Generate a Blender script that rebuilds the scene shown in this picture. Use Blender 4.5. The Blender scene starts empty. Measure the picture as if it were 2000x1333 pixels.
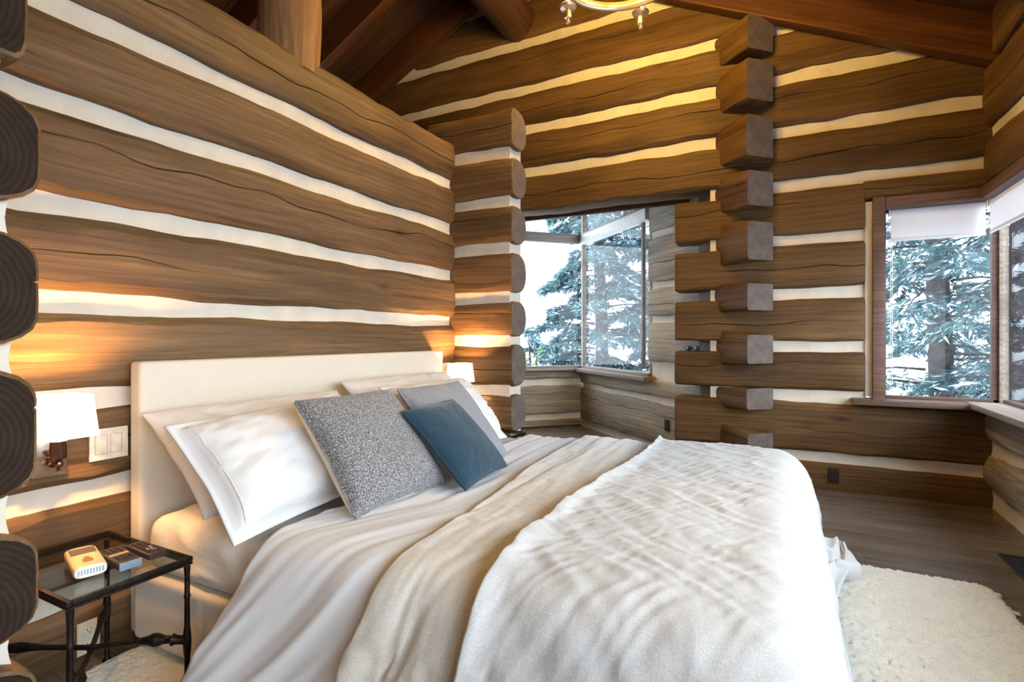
import bpy, bmesh, math, random
import numpy as np
from mathutils import Vector, Matrix, noise

# ------------------------------------------------------------------ camera, world, light, exposure
scene = bpy.context.scene
COL = scene.collection
R = math.radians

cam_d = bpy.data.cameras.new('camera')
cam = bpy.data.objects.new('camera', cam_d)
COL.objects.link(cam)
cam.location = (0, 0, 1.17)
cam.rotation_euler = (R(90), 0, R(27.2))
cam_d.sensor_width = 36
cam_d.lens = 18.54
cam_d.shift_y = -0.00325
cam_d.clip_start = 0.02
scene.camera = cam

vs = scene.view_settings
vs.view_transform = 'Standard'
vs.look = 'None'
vs.gamma = 1
vs.use_curve_mapping = False
vs.exposure = 0.25
scene.cycles.use_denoising = True
scene.cycles.max_bounces = 10
scene.cycles.diffuse_bounces = 6
scene.cycles.transparent_max_bounces = 16
scene.cycles.sample_clamp_indirect = 6.0
scene.cycles.caustics_reflective = False
scene.cycles.caustics_refractive = False

SKY = 6.0
world = bpy.data.worlds.new('overcast_sky')
scene.world = world
world.use_nodes = True
bgn = world.node_tree.nodes['Background']
bgn.inputs['Color'].default_value = (0.86, 0.94, 1.0, 1)
bgn.inputs['Strength'].default_value = SKY


def area(name, loc, rot, sx, sy, energy, color, portal=False):
    d = bpy.data.lights.new(name, 'AREA')
    d.shape = 'RECTANGLE'
    d.size = sx
    d.size_y = sy
    d.energy = energy
    d.color = color
    if portal:
        d.cycles.is_portal = True
    o = bpy.data.objects.new(name, d)
    COL.objects.link(o)
    o.location = loc
    o.rotation_euler = rot
    return o


# sky portals in the window openings (they only guide the sampling of the sky)
area('window_portal', (1.40, 1.0, 1.45), (0, R(90), 0), 1.6, 7.4, 1, (1, 1, 1), True)
area('window_portal', (0.97, 4.86, 1.45), (R(-90), 0, 0), 0.8, 1.6, 1, (1, 1, 1), True)
area('window_portal', (-1.76, 6.14, 1.9), (R(-90), 0, R(-45)), 1.7, 2.4, 1, (1, 1, 1), True)
area('window_portal', (-3.4, 5.72, 1.9), (R(-90), 0, R(45)), 2.7, 2.4, 1, (1, 1, 1), True)

# daylight through the part of the side windows that the frame does not show
area('window_daylight', (4.6, -0.4, 2.7), (0, R(78), 0), 3.0, 4.5, 300, (0.92, 0.96, 1.0))

# an added warm fill light in the half of the room behind the camera
d_ = bpy.data.lights.new('rear_fill_light', 'POINT')
d_.energy = 42
d_.color = (1.0, 0.60, 0.24)
d_.shadow_soft_size = 0.12
l_ = bpy.data.objects.new('rear_fill_light', d_)
COL.objects.link(l_)
l_.location = (-0.5, -1.5, 2.75)

# ------------------------------------------------------------------ helpers
def lin(c):
    def f(v):
        v = v / 255.0
        return v / 12.92 if v <= 0.04045 else ((v + 0.055) / 1.055) ** 2.4
    return (f(c[0]), f(c[1]), f(c[2]), 1.0)


class NT:
    """Small node-tree writer."""
    def __init__(s, name):
        s.m = bpy.data.materials.new(name)
        s.m.use_nodes = True
        s.t = s.m.node_tree
        s.b = s.t.nodes['Principled BSDF']
        s.out = s.t.nodes['Material Output']

    def n(s, kind, **kw):
        nd = s.t.nodes.new(kind)
        for k, v in kw.items():
            if k in nd.inputs:
                nd.inputs[k].default_value = v
            else:
                setattr(nd, k, v)
        return nd

    def l(s, a, b):
        s.t.links.new(a, b)

    def ramp(s, fac, stops):
        r = s.n('ShaderNodeValToRGB')
        e = r.color_ramp.elements
        while len(e) < len(stops):
            e.new(0.5)
        for i, (p, c) in enumerate(stops):
            e[i].position = p
            e[i].color = c
        s.l(fac, r.inputs['Fac'])
        return r.outputs['Color']

    def mix(s, fac, a, b, mode='MIX'):
        x = s.n('ShaderNodeMix', data_type='RGBA', blend_type=mode)
        for sock, v in ((x.inputs['Factor'], fac), (x.inputs['A'], a), (x.inputs['B'], b)):
            pass
        socks = [i for i in x.inputs if i.enabled]
        for sock, v in zip((x.inputs[0], x.inputs[6], x.inputs[7]), (fac, a, b)):
            if hasattr(v, 'is_output'):
                s.l(v, sock)
            else:
                sock.default_value = v
        return x.outputs[2]

    def bump(s, h, strength=0.3, dist=0.01):
        b = s.n('ShaderNodeBump')
        b.inputs['Strength'].default_value = strength
        b.inputs['Distance'].default_value = dist
        s.l(h, b.inputs['Height'])
        s.l(b.outputs['Normal'], s.b.inputs['Normal'])


def plain(name, rgb, rough=0.5, metal=0.0, noise_amt=0.06, scale=30, bump=0.0, spec=None):
    t = NT(name)
    tc = t.n('ShaderNodeTexCoord')
    nz = t.n('ShaderNodeTexNoise', Scale=scale, Detail=4.0)
    t.l(tc.outputs['Object'], nz.inputs['Vector'])
    c = lin(rgb)
    a = tuple(max(0, v * (1 - noise_amt * 2)) for v in c[:3]) + (1,)
    b = tuple(min(1, v * (1 + noise_amt * 2)) for v in c[:3]) + (1,)
    t.l(t.ramp(nz.outputs['Fac'], [(0.3, a), (0.7, b)]), t.b.inputs['Base Color'])
    t.b.inputs['Roughness'].default_value = rough
    t.b.inputs['Metallic'].default_value = metal
    if spec is not None:
        t.b.inputs['Specular IOR Level'].default_value = spec
    if bump:
        t.bump(nz.outputs['Fac'], bump, 0.01)
    return t.m


def wood(name, dark, mid, light, rough=0.6, knots=True, spec=0.3, stretch=0.45):
    """Stained timber; the grain runs along each piece's own X axis."""
    t = NT(name)
    tc = t.n('ShaderNodeTexCoord')
    oi = t.n('ShaderNodeObjectInfo')
    off = t.n('ShaderNodeVectorMath', operation='SCALE')
    cmb = t.n('ShaderNodeCombineXYZ')
    for k in 'XYZ':
        t.l(oi.outputs['Random'], cmb.inputs[k])
    t.l(cmb.outputs[0], off.inputs[0])
    off.inputs['Scale'].default_value = 37.0
    add = t.n('ShaderNodeVectorMath', operation='ADD')
    t.l(tc.outputs['Object'], add.inputs[0])
    t.l(off.outputs[0], add.inputs[1])

    def mapped(sx, sy, sz):
        mp = t.n('ShaderNodeVectorMath', operation='MULTIPLY')
        mp.inputs[1].default_value = (sx, sy, sz)
        t.l(add.outputs[0], mp.inputs[0])
        return mp.outputs[0]
    big = t.n('ShaderNodeTexNoise', Scale=1.0, Detail=5.0, Roughness=0.6, Distortion=0.5)
    t.l(mapped(stretch, 5, 5), big.inputs['Vector'])
    fine = t.n('ShaderNodeTexNoise', Scale=1.0, Detail=4.0, Roughness=0.65, Distortion=0.25)
    t.l(mapped(stretch * 3, 75, 75), fine.inputs['Vector'])
    cath = t.n('ShaderNodeTexWave', wave_type='BANDS', bands_direction='Z', wave_profile='SAW')
    cath.inputs['Scale'].default_value = 3.2
    cath.inputs['Distortion'].default_value = 9.0
    cath.inputs['Detail'].default_value = 3.0
    cath.inputs['Detail Scale'].default_value = 1.1
    t.l(mapped(0.35, 2.4, 2.4), cath.inputs['Vector'])
    col = t.ramp(big.outputs['Fac'], [(0.28, lin(dark)), (0.50, lin(mid)), (0.72, lin(light))])
    med = t.n('ShaderNodeTexNoise', Scale=1.0, Detail=6.0, Roughness=0.7, Distortion=1.2)
    t.l(mapped(stretch * 2.2, 14, 14), med.inputs['Vector'])
    g0 = t.ramp(med.outputs['Fac'], [(0.30, (0.70, 0.69, 0.70, 1)), (0.55, (1.02, 1.02, 1.0, 1)), (0.75, (1.22, 1.18, 1.12, 1))])
    col = t.mix(0.8, col, g0, 'MULTIPLY')
    g = t.ramp(fine.outputs['Fac'], [(0.30, (0.55, 0.54, 0.53, 1)), (0.6, (1.10, 1.08, 1.06, 1))])
    col = t.mix(0.62, col, g, 'MULTIPLY')
    g2 = t.ramp(cath.outputs['Fac'], [(0.0, (0.72, 0.70, 0.68, 1)), (0.5, (1.04, 1.04, 1.04, 1)), (1.0, (1.20, 1.17, 1.12, 1))])
    col = t.mix(0.6, col, g2, 'MULTIPLY')
    if knots:
        vo = t.n('ShaderNodeTexVoronoi', Scale=1.0)
        t.l(mapped(1.3, 4.2, 4.2), vo.inputs['Vector'])
        k = t.ramp(vo.outputs['Distance'], [(0.03, (0.35, 0.30, 0.28, 1)), (0.075, (0.75, 0.7, 0.66, 1)), (0.13, (1, 1, 1, 1))])
        col = t.mix(0.8, col, k, 'MULTIPLY')
    t.l(col, t.b.inputs['Base Color'])
    t.b.inputs['Roughness'].default_value = rough
    t.b.inputs['Specular IOR Level'].default_value = spec
    t.bump(fine.outputs['Fac'], 0.35, 0.006)
    return t.m


def endgrain(name, dark, light):
    """Sawn log end: rings round the log's own X axis."""
    t = NT(name)
    tc = t.n('ShaderNodeTexCoord')
    oi = t.n('ShaderNodeObjectInfo')
    sep = t.n('ShaderNodeSeparateXYZ')
    t.l(tc.outputs['Object'], sep.inputs[0])
    ofs = t.n('ShaderNodeMath', operation='MULTIPLY_ADD')
    t.l(oi.outputs['Random'], ofs.inputs[0])
    ofs.inputs[1].default_value = 0.08
    t.l(sep.outputs['Z'], ofs.inputs[2])
    ofy = t.n('ShaderNodeMath', operation='ADD')
    t.l(sep.outputs['Y'], ofy.inputs[0])
    ofy.inputs[1].default_value = 0.17
    c = t.n('ShaderNodeCombineXYZ')
    t.l(ofy.outputs[0], c.inputs['Y'])
    t.l(ofs.outputs[0], c.inputs['Z'])
    wv = t.n('ShaderNodeTexWave', wave_type='RINGS', rings_direction='X', wave_profile='SIN')
    wv.inputs['Scale'].default_value = 21.0
    wv.inputs['Distortion'].default_value = 2.6
    wv.inputs['Detail'].default_value = 3.0
    wv.inputs['Detail Scale'].default_value = 0.6
    t.l(c.outputs[0], wv.inputs['Vector'])
    nz = t.n('ShaderNodeTexNoise', Scale=14.0, Detail=6.0)
    t.l(tc.outputs['Object'], nz.inputs['Vector'])
    col = t.ramp(wv.outputs['Fac'], [(0.0, lin(dark)), (1.0, lin(light))])
    g = t.ramp(nz.outputs['Fac'], [(0.3, (0.72, 0.7, 0.68, 1)), (0.7, (1.12, 1.1, 1.1, 1))])
    t.l(t.mix(0.9, col, g, 'MULTIPLY'), t.b.inputs['Base Color'])
    t.b.inputs['Roughness'].default_value = 0.85
    t.b.inputs['Specular IOR Level'].default_value = 0.15
    t.bump(nz.outputs['Fac'], 0.2, 0.004)
    return t.m


def cloth(name, a, b, scale=400, weave=0.3, sheen=0.3, rough=0.9, mottled=0.0, mott_scale=6):
    t = NT(name)
    tc = t.n('ShaderNodeTexCoord')
    nz = t.n('ShaderNodeTexNoise', Scale=scale, Detail=2.0)
    t.l(tc.outputs['Object'], nz.inputs['Vector'])
    col = t.ramp(nz.outputs['Fac'], [(0.35, lin(a)), (0.65, lin(b))])
    if mottled:
        n2 = t.n('ShaderNodeTexNoise', Scale=mott_scale, Detail=6.0, Roughness=0.65)
        t.l(tc.outputs['Object'], n2.inputs['Vector'])
        g = t.ramp(n2.outputs['Fac'], [(0.3, (1 - mottled,) * 3 + (1,)), (0.7, (1, 1, 1, 1))])
        col = t.mix(1.0, col, g, 'MULTIPLY')
    t.l(col, t.b.inputs['Base Color'])
    t.b.inputs['Roughness'].default_value = rough
    t.b.inputs['Sheen Weight'].default_value = sheen
    t.b.inputs['Specular IOR Level'].default_value = 0.15
    t.bump(nz.outputs['Fac'], weave, 0.003)
    return t.m


def tweed(name, a, b, c):
    """Coarse salt-and-pepper herringbone weave."""
    t = NT(name)
    tc = t.n('ShaderNodeTexCoord')
    vo = t.n('ShaderNodeTexVoronoi', Scale=190.0)
    t.l(tc.outputs['Object'], vo.inputs['Vector'])
    nz = t.n('ShaderNodeTexNoise', Scale=260.0, Detail=3.0, Roughness=0.8)
    t.l(tc.outputs['Object'], nz.inputs['Vector'])
    col = t.ramp(nz.outputs['Fac'], [(0.36, lin(a)), (0.5, lin(b)), (0.62, lin(c))])
    t.l(col, t.b.inputs['Base Color'])
    t.b.inputs['Roughness'].default_value = 0.95
    t.b.inputs['Sheen Weight'].default_value = 0.2
    t.b.inputs['Specular IOR Level'].default_value = 0.1
    t.bump(vo.outputs['Distance'], 0.6, 0.003)
    return t.m


def glass(name, tint=(1, 1, 1), refl=0.9):
    t = NT(name)
    tr = t.n('ShaderNodeBsdfTransparent')
    tr.inputs['Color'].default_value = tint + (1,)
    gl = t.n('ShaderNodeBsdfGlossy')
    gl.inputs['Roughness'].default_value = 0.01
    gl.inputs['Color'].default_value = (refl, refl, refl, 1)
    lw = t.n('ShaderNodeLayerWeight', Blend=0.5)
    pw = t.n('ShaderNodeMath', operation='POWER')
    t.l(lw.outputs['Facing'], pw.inputs[0])
    pw.inputs[1].default_value = 4.0
    fr = t.n('ShaderNodeMath', operation='MULTIPLY_ADD')
    t.l(pw.outputs[0], fr.inputs[0])
    fr.inputs[1].default_value = 0.55
    fr.inputs[2].default_value = 0.035
    mx = t.n('ShaderNodeMixShader')
    t.l(fr.outputs[0], mx.inputs[0])
    t.l(tr.outputs[0], mx.inputs[1])
    t.l(gl.outputs[0], mx.inputs[2])
    t.l(mx.outputs[0], t.out.inputs['Surface'])
    return t.m


def emis(name, rgb, strength):
    t = NT(name)
    t.b.inputs['Base Color'].default_value = rgb + (1,)
    t.b.inputs['Emission Color'].default_value = rgb + (1,)
    t.b.inputs['Emission Strength'].default_value = strength
    return t.m


# ---- objects
def root(name, loc, label=None, cat=None, group=None, kind=None, rz=0.0):
    o = bpy.data.objects.new(name, None)
    o.empty_display_size = 0.05
    COL.objects.link(o)
    o.location = loc
    o.rotation_euler = (0, 0, rz)
    tag(o, label, cat, group, kind)
    return o


def tag(o, label=None, cat=None, group=None, kind=None):
    for k, v in (('label', label), ('category', cat), ('group', group), ('kind', kind)):
        if v:
            o[k] = v
    return o


def mesh_obj(name, me, mats, parent=None, matrix=None, smooth=False):
    o = bpy.data.objects.new(name, me)
    COL.objects.link(o)
    if not isinstance(mats, (list, tuple)):
        mats = [mats]
    if not me.materials:
        for m in mats:
            me.materials.append(m)
    if smooth:
        for p in me.polygons:
            p.use_smooth = True
    if parent:
        o.parent = parent
    if matrix is not None:
        o.matrix_local = matrix
    return o


def bm_obj(name, bm, mats, parent=None, matrix=None, smooth=False, auto=None):
    bmesh.ops.recalc_face_normals(bm, faces=bm.faces)
    me = bpy.data.meshes.new(name)
    bm.to_mesh(me)
    bm.free()
    o = mesh_obj(name, me, mats, parent, matrix, smooth)
    if auto is not None:
        for p in me.polygons:
            p.use_smooth = True
        me.set_sharp_from_angle(angle=R(auto))
    return o


def box(bm, c, s, rot=None, bevel=0.0, seg=2, mi=0):
    """Bevelled box added to bm: centre c, full sizes s, optional rotation matrix."""
    M = Matrix.Translation(c)
    if rot is not None:
        M = M @ rot.to_4x4()
    M = M @ Matrix.Diagonal((s[0], s[1], s[2], 1))
    g = bmesh.ops.create_cube(bm, size=1.0, matrix=M)
    vsx = g['verts']
    fs = set(f for v in vsx for f in v.link_faces)
    for f in fs:
        f.material_index = mi
    if bevel:
        es = list(set(e for v in vsx for e in v.link_edges))
        r = bmesh.ops.bevel(bm, geom=es, offset=bevel, segments=seg, profile=0.7, affect='EDGES')
        for f in r['faces']:
            f.material_index = mi


def tube(bm, pts, rad, n=10, cap=True, mi=0, flat=1.0):
    """Round bar swept along pts; rad is a number or one per point."""
    pts = [Vector(p) for p in pts]
    if not hasattr(rad, '__len__'):
        rad = [rad] * len(pts)
    rings = []
    up = Vector((0, 0, 1))
    prev = None
    for i, p in enumerate(pts):
        d = (pts[min(i + 1, len(pts) - 1)] - pts[max(i - 1, 0)]).normalized()
        if prev is None:
            a = d.cross(up)
            if a.length < 1e-3:
                a = d.cross(Vector((0, 1, 0)))
            a.normalize()
        else:
            a = (prev - d * prev.dot(d)).normalized()
        prev = a
        b = d.cross(a)
        rings.append([bm.verts.new(p + (a * math.cos(2 * math.pi * k / n) + b * math.sin(2 * math.pi * k / n) * flat) * rad[i]) for k in range(n)])
    for r0, r1 in zip(rings, rings[1:]):
        for k in range(n):
            f = bm.faces.new((r0[k], r0[(k + 1) % n], r1[(k + 1) % n], r1[k]))
            f.material_index = mi
    if cap:
        for r in (rings[0], rings[-1]):
            f = bm.faces.new(r)
            f.material_index = mi


def lathe(bm, c, prof, n=20, mi=0, axis='Z'):
    """Turned shape: prof is a list of (radius, height) from bottom to top."""
    c = Vector(c)
    rings = []
    for r, z in prof:
        ring = []
        for k in range(n):
            a = 2 * math.pi * k / n
            v = (r * math.cos(a), r * math.sin(a), z)
            if axis == 'X':
                v = (z, v[0], v[1])
            elif axis == 'Y':
                v = (v[0], z, v[1])
            ring.append(bm.verts.new(c + Vector(v)))
        rings.append(ring)
    for r0, r1 in zip(rings, rings[1:]):
        for k in range(n):
            f = bm.faces.new((r0[k], r0[(k + 1) % n], r1[(k + 1) % n], r1[k]))
            f.material_index = mi
    for r in (rings[0], rings[-1]):
        f = bm.faces.new(r)
        f.material_index = mi


def grid_mesh(name, P, closed=False):
    """Mesh from an (n, m, 3) array."""
    n, m, _ = P.shape
    idx = np.arange(n * m).reshape(n, m)
    f = np.stack([idx[:-1, :-1], idx[1:, :-1], idx[1:, 1:], idx[:-1, 1:]], -1).reshape(-1, 4)
    me = bpy.data.meshes.new(name)
    me.from_pydata(P.reshape(-1, 3).tolist(), [], f.tolist())
    me.polygons.foreach_set('use_smooth', [True] * len(f))
    me.update()
    return me


class Wob:
    """Smooth random wobble along a length."""
    def __init__(s, rnd, amp, wl=(0.25, 1.6), n=5):
        s.k = []
        for i in range(n):
            w = wl[0] * (wl[1] / wl[0]) ** (i / max(1, n - 1))
            s.k.append((2 * math.pi / w * rnd.uniform(0.8, 1.25), rnd.uniform(0, 6.28), amp * rnd.uniform(0.5, 1.0) * (w / wl[1]) ** 0.6 / math.sqrt(n) * 1.6))
        # noqa
    def __call__(s, x):
        return sum(a * math.sin(f * x + p) for f, p, a in s.k)


LOGSEED = [11]


def log_piece(parent, p0, p1, normal, z0, z1, depth, mats, chamfer=0.04, cdepth=0.05, wob=0.012, crack=True,
              tail=None, step=0.07, name='log', roundend=(True, True), sagbot=None, mixlen=None, backround=None, frontround=None):
    """One hewn log: flat faces, rounded arrises, uneven edges and a drying crack.
    p0-p1 is the room face line (2D), normal points to the room; tail=(z0, z1, length) is another height range at p0."""
    LOGSEED[0] += 1
    rnd = random.Random(LOGSEED[0] * 7919)
    p0 = Vector((p0[0], p0[1]))
    p1 = Vector((p1[0], p1[1]))
    flip = False
    d = (p1 - p0).normalized()
    if Vector((-d.y, d.x)).dot(Vector((normal[0], normal[1]))) < 0:
        p0, p1 = p1, p0
        d = -d
        flip = True
        roundend = (roundend[1], roundend[0])
    L = (p1 - p0).length
    zc = (z0 + z1) / 2
    n = max(2, int(L / step) + 1)
    wt, wb, wy = Wob(rnd, wob), Wob(rnd, wob), Wob(rnd, 0.006)
    cv = rnd.uniform(-0.22, 0.22) * (z1 - z0)
    wc = Wob(rnd, 0.02, (0.3, 2.0))
    ca, cb = sorted((rnd.uniform(-0.3, 0.6) * L, rnd.uniform(0.4, 1.3) * L))
    cd = rnd.uniform(0.006, 0.022)
    wq, wr_ = Wob(rnd, 0.8, (0.2, 1.2)), Wob(rnd, 0.8, (0.2, 1.2))
    bm = bmesh.new()
    rings = []
    xs = [L * i / (n - 1) for i in range(n)]
    sta = [(x, 1.0) for x in xs]
    if roundend[0]:
        sta = [(0.0, 0.93), (0.005, 0.98)] + [(max(x, 0.018), 1.0) for x in xs[:1]] + sta[1:]
    if roundend[1]:
        sta = sta[:-1] + [(L - 0.018, 1.0), (L - 0.005, 0.98), (L, 0.93)]
    for x, sc in sta:
        a0, a1 = z0, z1
        if tail:
            q = (L - x) if flip else x
            w = min(1.0, max(0.0, q / tail[2]))
            a0 = tail[0] * (1 - w) + z0 * w
            a1 = tail[1] * (1 - w) + z1 * w
        h0 = a0 - zc + wb(x)
        h1 = a1 - zc + wt(x)
        if sagbot:
            h0 += sagbot((L - x) if flip else x)
        hm = (h0 + h1) / 2
        hh = (h1 - h0) / 2
        c = min(chamfer, hh * 0.45)
        dy = wy(x)
        cz = max(-hh + c + 0.03, min(hh - c - 0.03, cv + wc(x)))
        dep = 0.0
        if crack and ca < x < cb:
            dep = cd * min(1.0, (x - ca) / 0.3, (cb - x) / 0.3) * (0.6 + 0.4 * math.sin(x * 9 + cv * 50))
        y0 = dy
        yb = -depth
        e = cdepth
        kt = 1.0 + 0.45 * wq(x)
        kb = 1.0 + 0.45 * wr_(x)
        ct, cb_ = c * kt, c * kb
        pr = [(y0 - e, hh), (y0 - e * 0.38, hh - ct * 0.30), (y0, hh - ct),
              (y0 + 0.002, (hh - ct + cz) / 2), (y0 + 0.001, cz + 0.004), (y0 - dep, cz), (y0 + 0.001, cz - 0.004),
              (y0 + 0.002, (-hh + cb_ + cz) / 2), (y0, -hh + cb_), (y0 - e * 0.38, -hh + cb_ * 0.30), (y0 - e, -hh),
              (yb + e, -hh), (yb + e * 0.4, -hh + c * 0.2), (yb, -hh + c), (yb, hh - c), (yb + e * 0.4, hh - c * 0.2), (yb + e, hh)]
        if frontround:
            fa, fb = frontround
            arc = [(fb * (1 - math.sin(t)), fa * (1 - math.cos(t))) for t in (0.12, 0.45, 0.8, 1.15, 1.5)]
            pr = [(y0 - u_, hh - v_) for u_, v_ in arc] + pr[3:8] + [(y0 - u_, -hh + v_) for u_, v_ in reversed(arc)] + pr[11:]
        if backround:
            q = min(backround, hh * 0.9)
            pr = pr[:11] + [(yb + q * (1 - math.sin(t)), -hh + q * (1 - math.cos(t))) for t in (0, 0.4, 0.8, 1.2, 1.57)] + [(yb + q * (1 - math.sin(t)), hh - q * (1 - math.cos(t))) for t in (1.57, 1.2, 0.8, 0.4, 0)]
        ym = -depth / 2
        rings.append([bm.verts.new((x, ym + (y - ym) * sc, hm + z * sc)) for y, z in pr])
    m = len(rings[0])
    for (xa, _), r0, r1 in zip(sta, rings, rings[1:]):
        for k in range(m):
            f = bm.faces.new((r0[k], r0[(k + 1) % m], r1[(k + 1) % m], r1[k]))
            if mixlen and ((L - xa) if flip else xa) < mixlen:
                f.material_index = 2
    for r in (rings[0], rings[-1]):
        f = bm.faces.new(r)
        f.material_index = 1
    ang = math.atan2(d.y, d.x)
    M = Matrix.Translation(Vector((p0.x, p0.y, zc)) - parent.location) @ Matrix.Rotation(ang, 4, 'Z')
    o = bm_obj(name, bm, mats, parent, M, auto=27)
    return o


def chink_piece(parent, p0, p1, normal, z0, z1, depth, mat, recess=0.034, step=0.15, endbulge=False):
    """Mortar strip between two logs, slightly hollow, set back from the log faces."""
    LOGSEED[0] += 1
    rnd = random.Random(LOGSEED[0] * 104729)
    p0 = Vector((p0[0], p0[1]))
    p1 = Vector((p1[0], p1[1]))
    d = (p1 - p0).normalized()
    if Vector((-d.y, d.x)).dot(Vector((normal[0], normal[1]))) < 0:
        p0, p1 = p1, p0
        d = -d
    L = (p1 - p0).length
    zc = (z0 + z1) / 2
    h = (z1 - z0) / 2 + 0.03
    n = max(2, int(L / step) + 1)
    w = Wob(rnd, 0.004)
    bm = bmesh.new()
    rings = []
    for i in range(n):
        x = L * i / (n - 1)
        y = -recess + w(x)
        pr = [(y + 0.004, h), (y - 0.003, h * 0.45), (y - 0.006, 0), (y - 0.003, -h * 0.45), (y + 0.004, -h),
              (-depth + recess, -h), (-depth + recess + 0.005, 0), (-depth + recess, h)]
        rings.append([bm.verts.new((x, yy, zz)) for yy, zz in pr])
    m = len(rings[0])
    for r0, r1 in zip(rings, rings[1:]):
        for k in range(m):
            bm.faces.new((r0[k], r0[(k + 1) % m], r1[(k + 1) % m], r1[k]))
    bm.faces.new(rings[0])
    bm.faces.new(rings[-1])
    ang = math.atan2(d.y, d.x)
    M = Matrix.Translation(Vector((p0.x, p0.y, zc)) - parent.location) @ Matrix.Rotation(ang, 4, 'Z')
    return bm_obj('chinking', bm, mat, parent, M, auto=40)

# ------------------------------------------------------------------ materials
M_LOG = wood('log_stain_brown', (72, 55, 37), (105, 81, 55), (130, 103, 73), rough=0.6)
M_LOGB = wood('log_stain_dark', (68, 48, 28), (96, 70, 40), (116, 88, 54), rough=0.6)
M_GREY = wood('log_window_lit_grey', (116, 105, 92), (154, 142, 126), (182, 170, 152), rough=0.7)  # brown logs in a paler grey: window light is put into the colour
M_BEAM = wood('roof_timber', (66, 37, 21), (92, 54, 31), (112, 68, 40), rough=0.5, knots=False)
M_PLANK = wood('roof_board', (54, 34, 22), (78, 50, 32), (98, 64, 42), rough=0.6, knots=False)
M_POST = wood('peeled_post', (112, 80, 52), (150, 110, 74), (176, 134, 94), rough=0.6)
M_END = endgrain('log_end_grain', (44, 33, 26), (54, 42, 33))
M_ENDG = endgrain('log_end_grain_pale', (98, 87, 82), (116, 104, 98))
M_CHINK = plain('chinking_mortar', (214, 204, 190), 0.85, noise_amt=0.03, scale=12, bump=0.15)
M_TRIM = wood('window_trim_brown', (88, 66, 58), (108, 84, 75), (124, 98, 88), rough=0.45, knots=False)
M_TRIMG = wood('window_trim_grey', (112, 100, 92), (140, 128, 120), (160, 150, 142), rough=0.5, knots=False)
M_DARKTRIM = plain('dark_bronze_frame', (72, 66, 66), 0.4, 0.3)
M_GLASS = glass('window_glass', (0.95, 0.98, 1.0), 0.35)
M_FLOOR = wood('floor_dark_stain', (92, 82, 74), (112, 101, 92), (128, 118, 109), rough=0.27, knots=False, spec=0.6, stretch=0.6)
M_WHITE = plain('white_plastic', (236, 232, 224), 0.4)

LOGM = [M_LOG, M_END]
LOGMB = [M_LOGB, M_ENDG]
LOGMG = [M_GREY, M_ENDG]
LOGMX = [M_GREY, M_ENDG, M_LOGB]  # bay stretch in the painted window-lit grey, room end in plain brown


def wall(name):
    return root(name, (0, 0, 0), kind='structure')


ENDSOFT = True


def course(parent, p0, p1, nrm, levels, depth, mats, ends=(True, True), wob=0.012, chamfer=0.04, recess=0.034, endback=(0, 0), chink=True, tails=None, cdepth=0.05, backround=None, frontround=None):
    """Stack of logs (levels = list of (z0, z1)) with a chinking strip in each gap; endback pulls the strips back from the ends."""
    p0v, p1v = Vector(p0), Vector(p1)
    d = (p1v - p0v).normalized()
    for i, (a, b) in enumerate(levels):
        log_piece(parent, p0, p1, nrm, a, b, depth, mats, wob=wob, chamfer=chamfer, cdepth=cdepth, roundend=ends, backround=backround, frontround=frontround, tail=tails[i] if tails else None)
        if chink and i + 1 < len(levels):
            c = levels[i + 1][0]
            chink_piece(parent, p0v + d * endback[0], p1v - d * endback[1], nrm, b, c, depth, M_CHINK, recess)


# ------------------------------------------------------------------ floor
bm = bmesh.new()
out = [(-5.0, -2.6), (1.35, -2.6), (1.35, 4.85), (0.0, 4.85), (-2.37, 6.85), (-4.75, 4.85), (-5.0, 4.85)]
top = [bm.verts.new((x, y, 0)) for x, y in out]
bot = [bm.verts.new((x, y, -0.12)) for x, y in out]
bm.faces.new(top)
bm.faces.new(bot)
for i in range(len(out)):
    j = (i + 1) % len(out)
    bm.faces.new((top[i], top[j], bot[j], bot[i]))
tag(bm_obj('floor', bm, M_FLOOR), kind='structure')

# ------------------------------------------------------------------ headboard wall
WX = -2.25
w = wall('wall_left')
cz = [0.24, 0.6075, 0.943, 1.296, 1.6455, 2.008, 2.344]
H = 0.030
lv = [(-0.05, cz[0] - H)] + [(cz[i] + H, cz[i + 1] - H) for i in range(6)] + [(cz[6] + H, 2.67)]
course(w, (WX, -2.5), (WX, 3.42), (1, 0), lv, 0.28, LOGM, wob=0.006, chamfer=0.042, cdepth=0.055)

# near short wall whose sawn ends fill the left edge
w = wall('wall_stub_near')
lv = [(0.012, 0.333), (0.385, 0.675), (0.75, 1.09), (1.145, 1.449), (1.515, 1.806)]
course(w, (-2.5, 0.672), (-1.75, 0.672), (0, 1), lv, 0.29, LOGM, wob=0.004, chamfer=0.085, endback=(0, 0.05), recess=0.045, cdepth=0.10, frontround=(0.075, 0.12))
for a, b in ((1.888, 2.25), (2.33, 2.66)):
    log_piece(w, (-2.5, 0.643), (-1.75, 0.643), (0, 1), a, b, 0.26, LOGM, chamfer=0.03, cdepth=0.02, wob=0.004)
for a, b in ((1.806, 1.888), (2.25, 2.33)):
    chink_piece(w, (-2.5, 0.643), (-1.80, 0.643), (0, 1), a, b, 0.26, M_CHINK)

# far short wall
w = wall('wall_stub_far')
lv = [(-0.05, 0.14), (0.21, 0.41), (0.484, 0.744), (0.81, 1.115), (1.18, 1.435), (1.505, 1.80), (1.865, 2.142), (2.205, 2.50), (2.565, 2.86)]
course(w, (-2.5, 3.40), (-1.748, 3.40), (0, -1), lv, 0.245, [M_LOG, M_ENDG], wob=0.005, chamfer=0.045, endback=(0, 0.035), recess=0.03, cdepth=0.05, backround=0.12)

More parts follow.
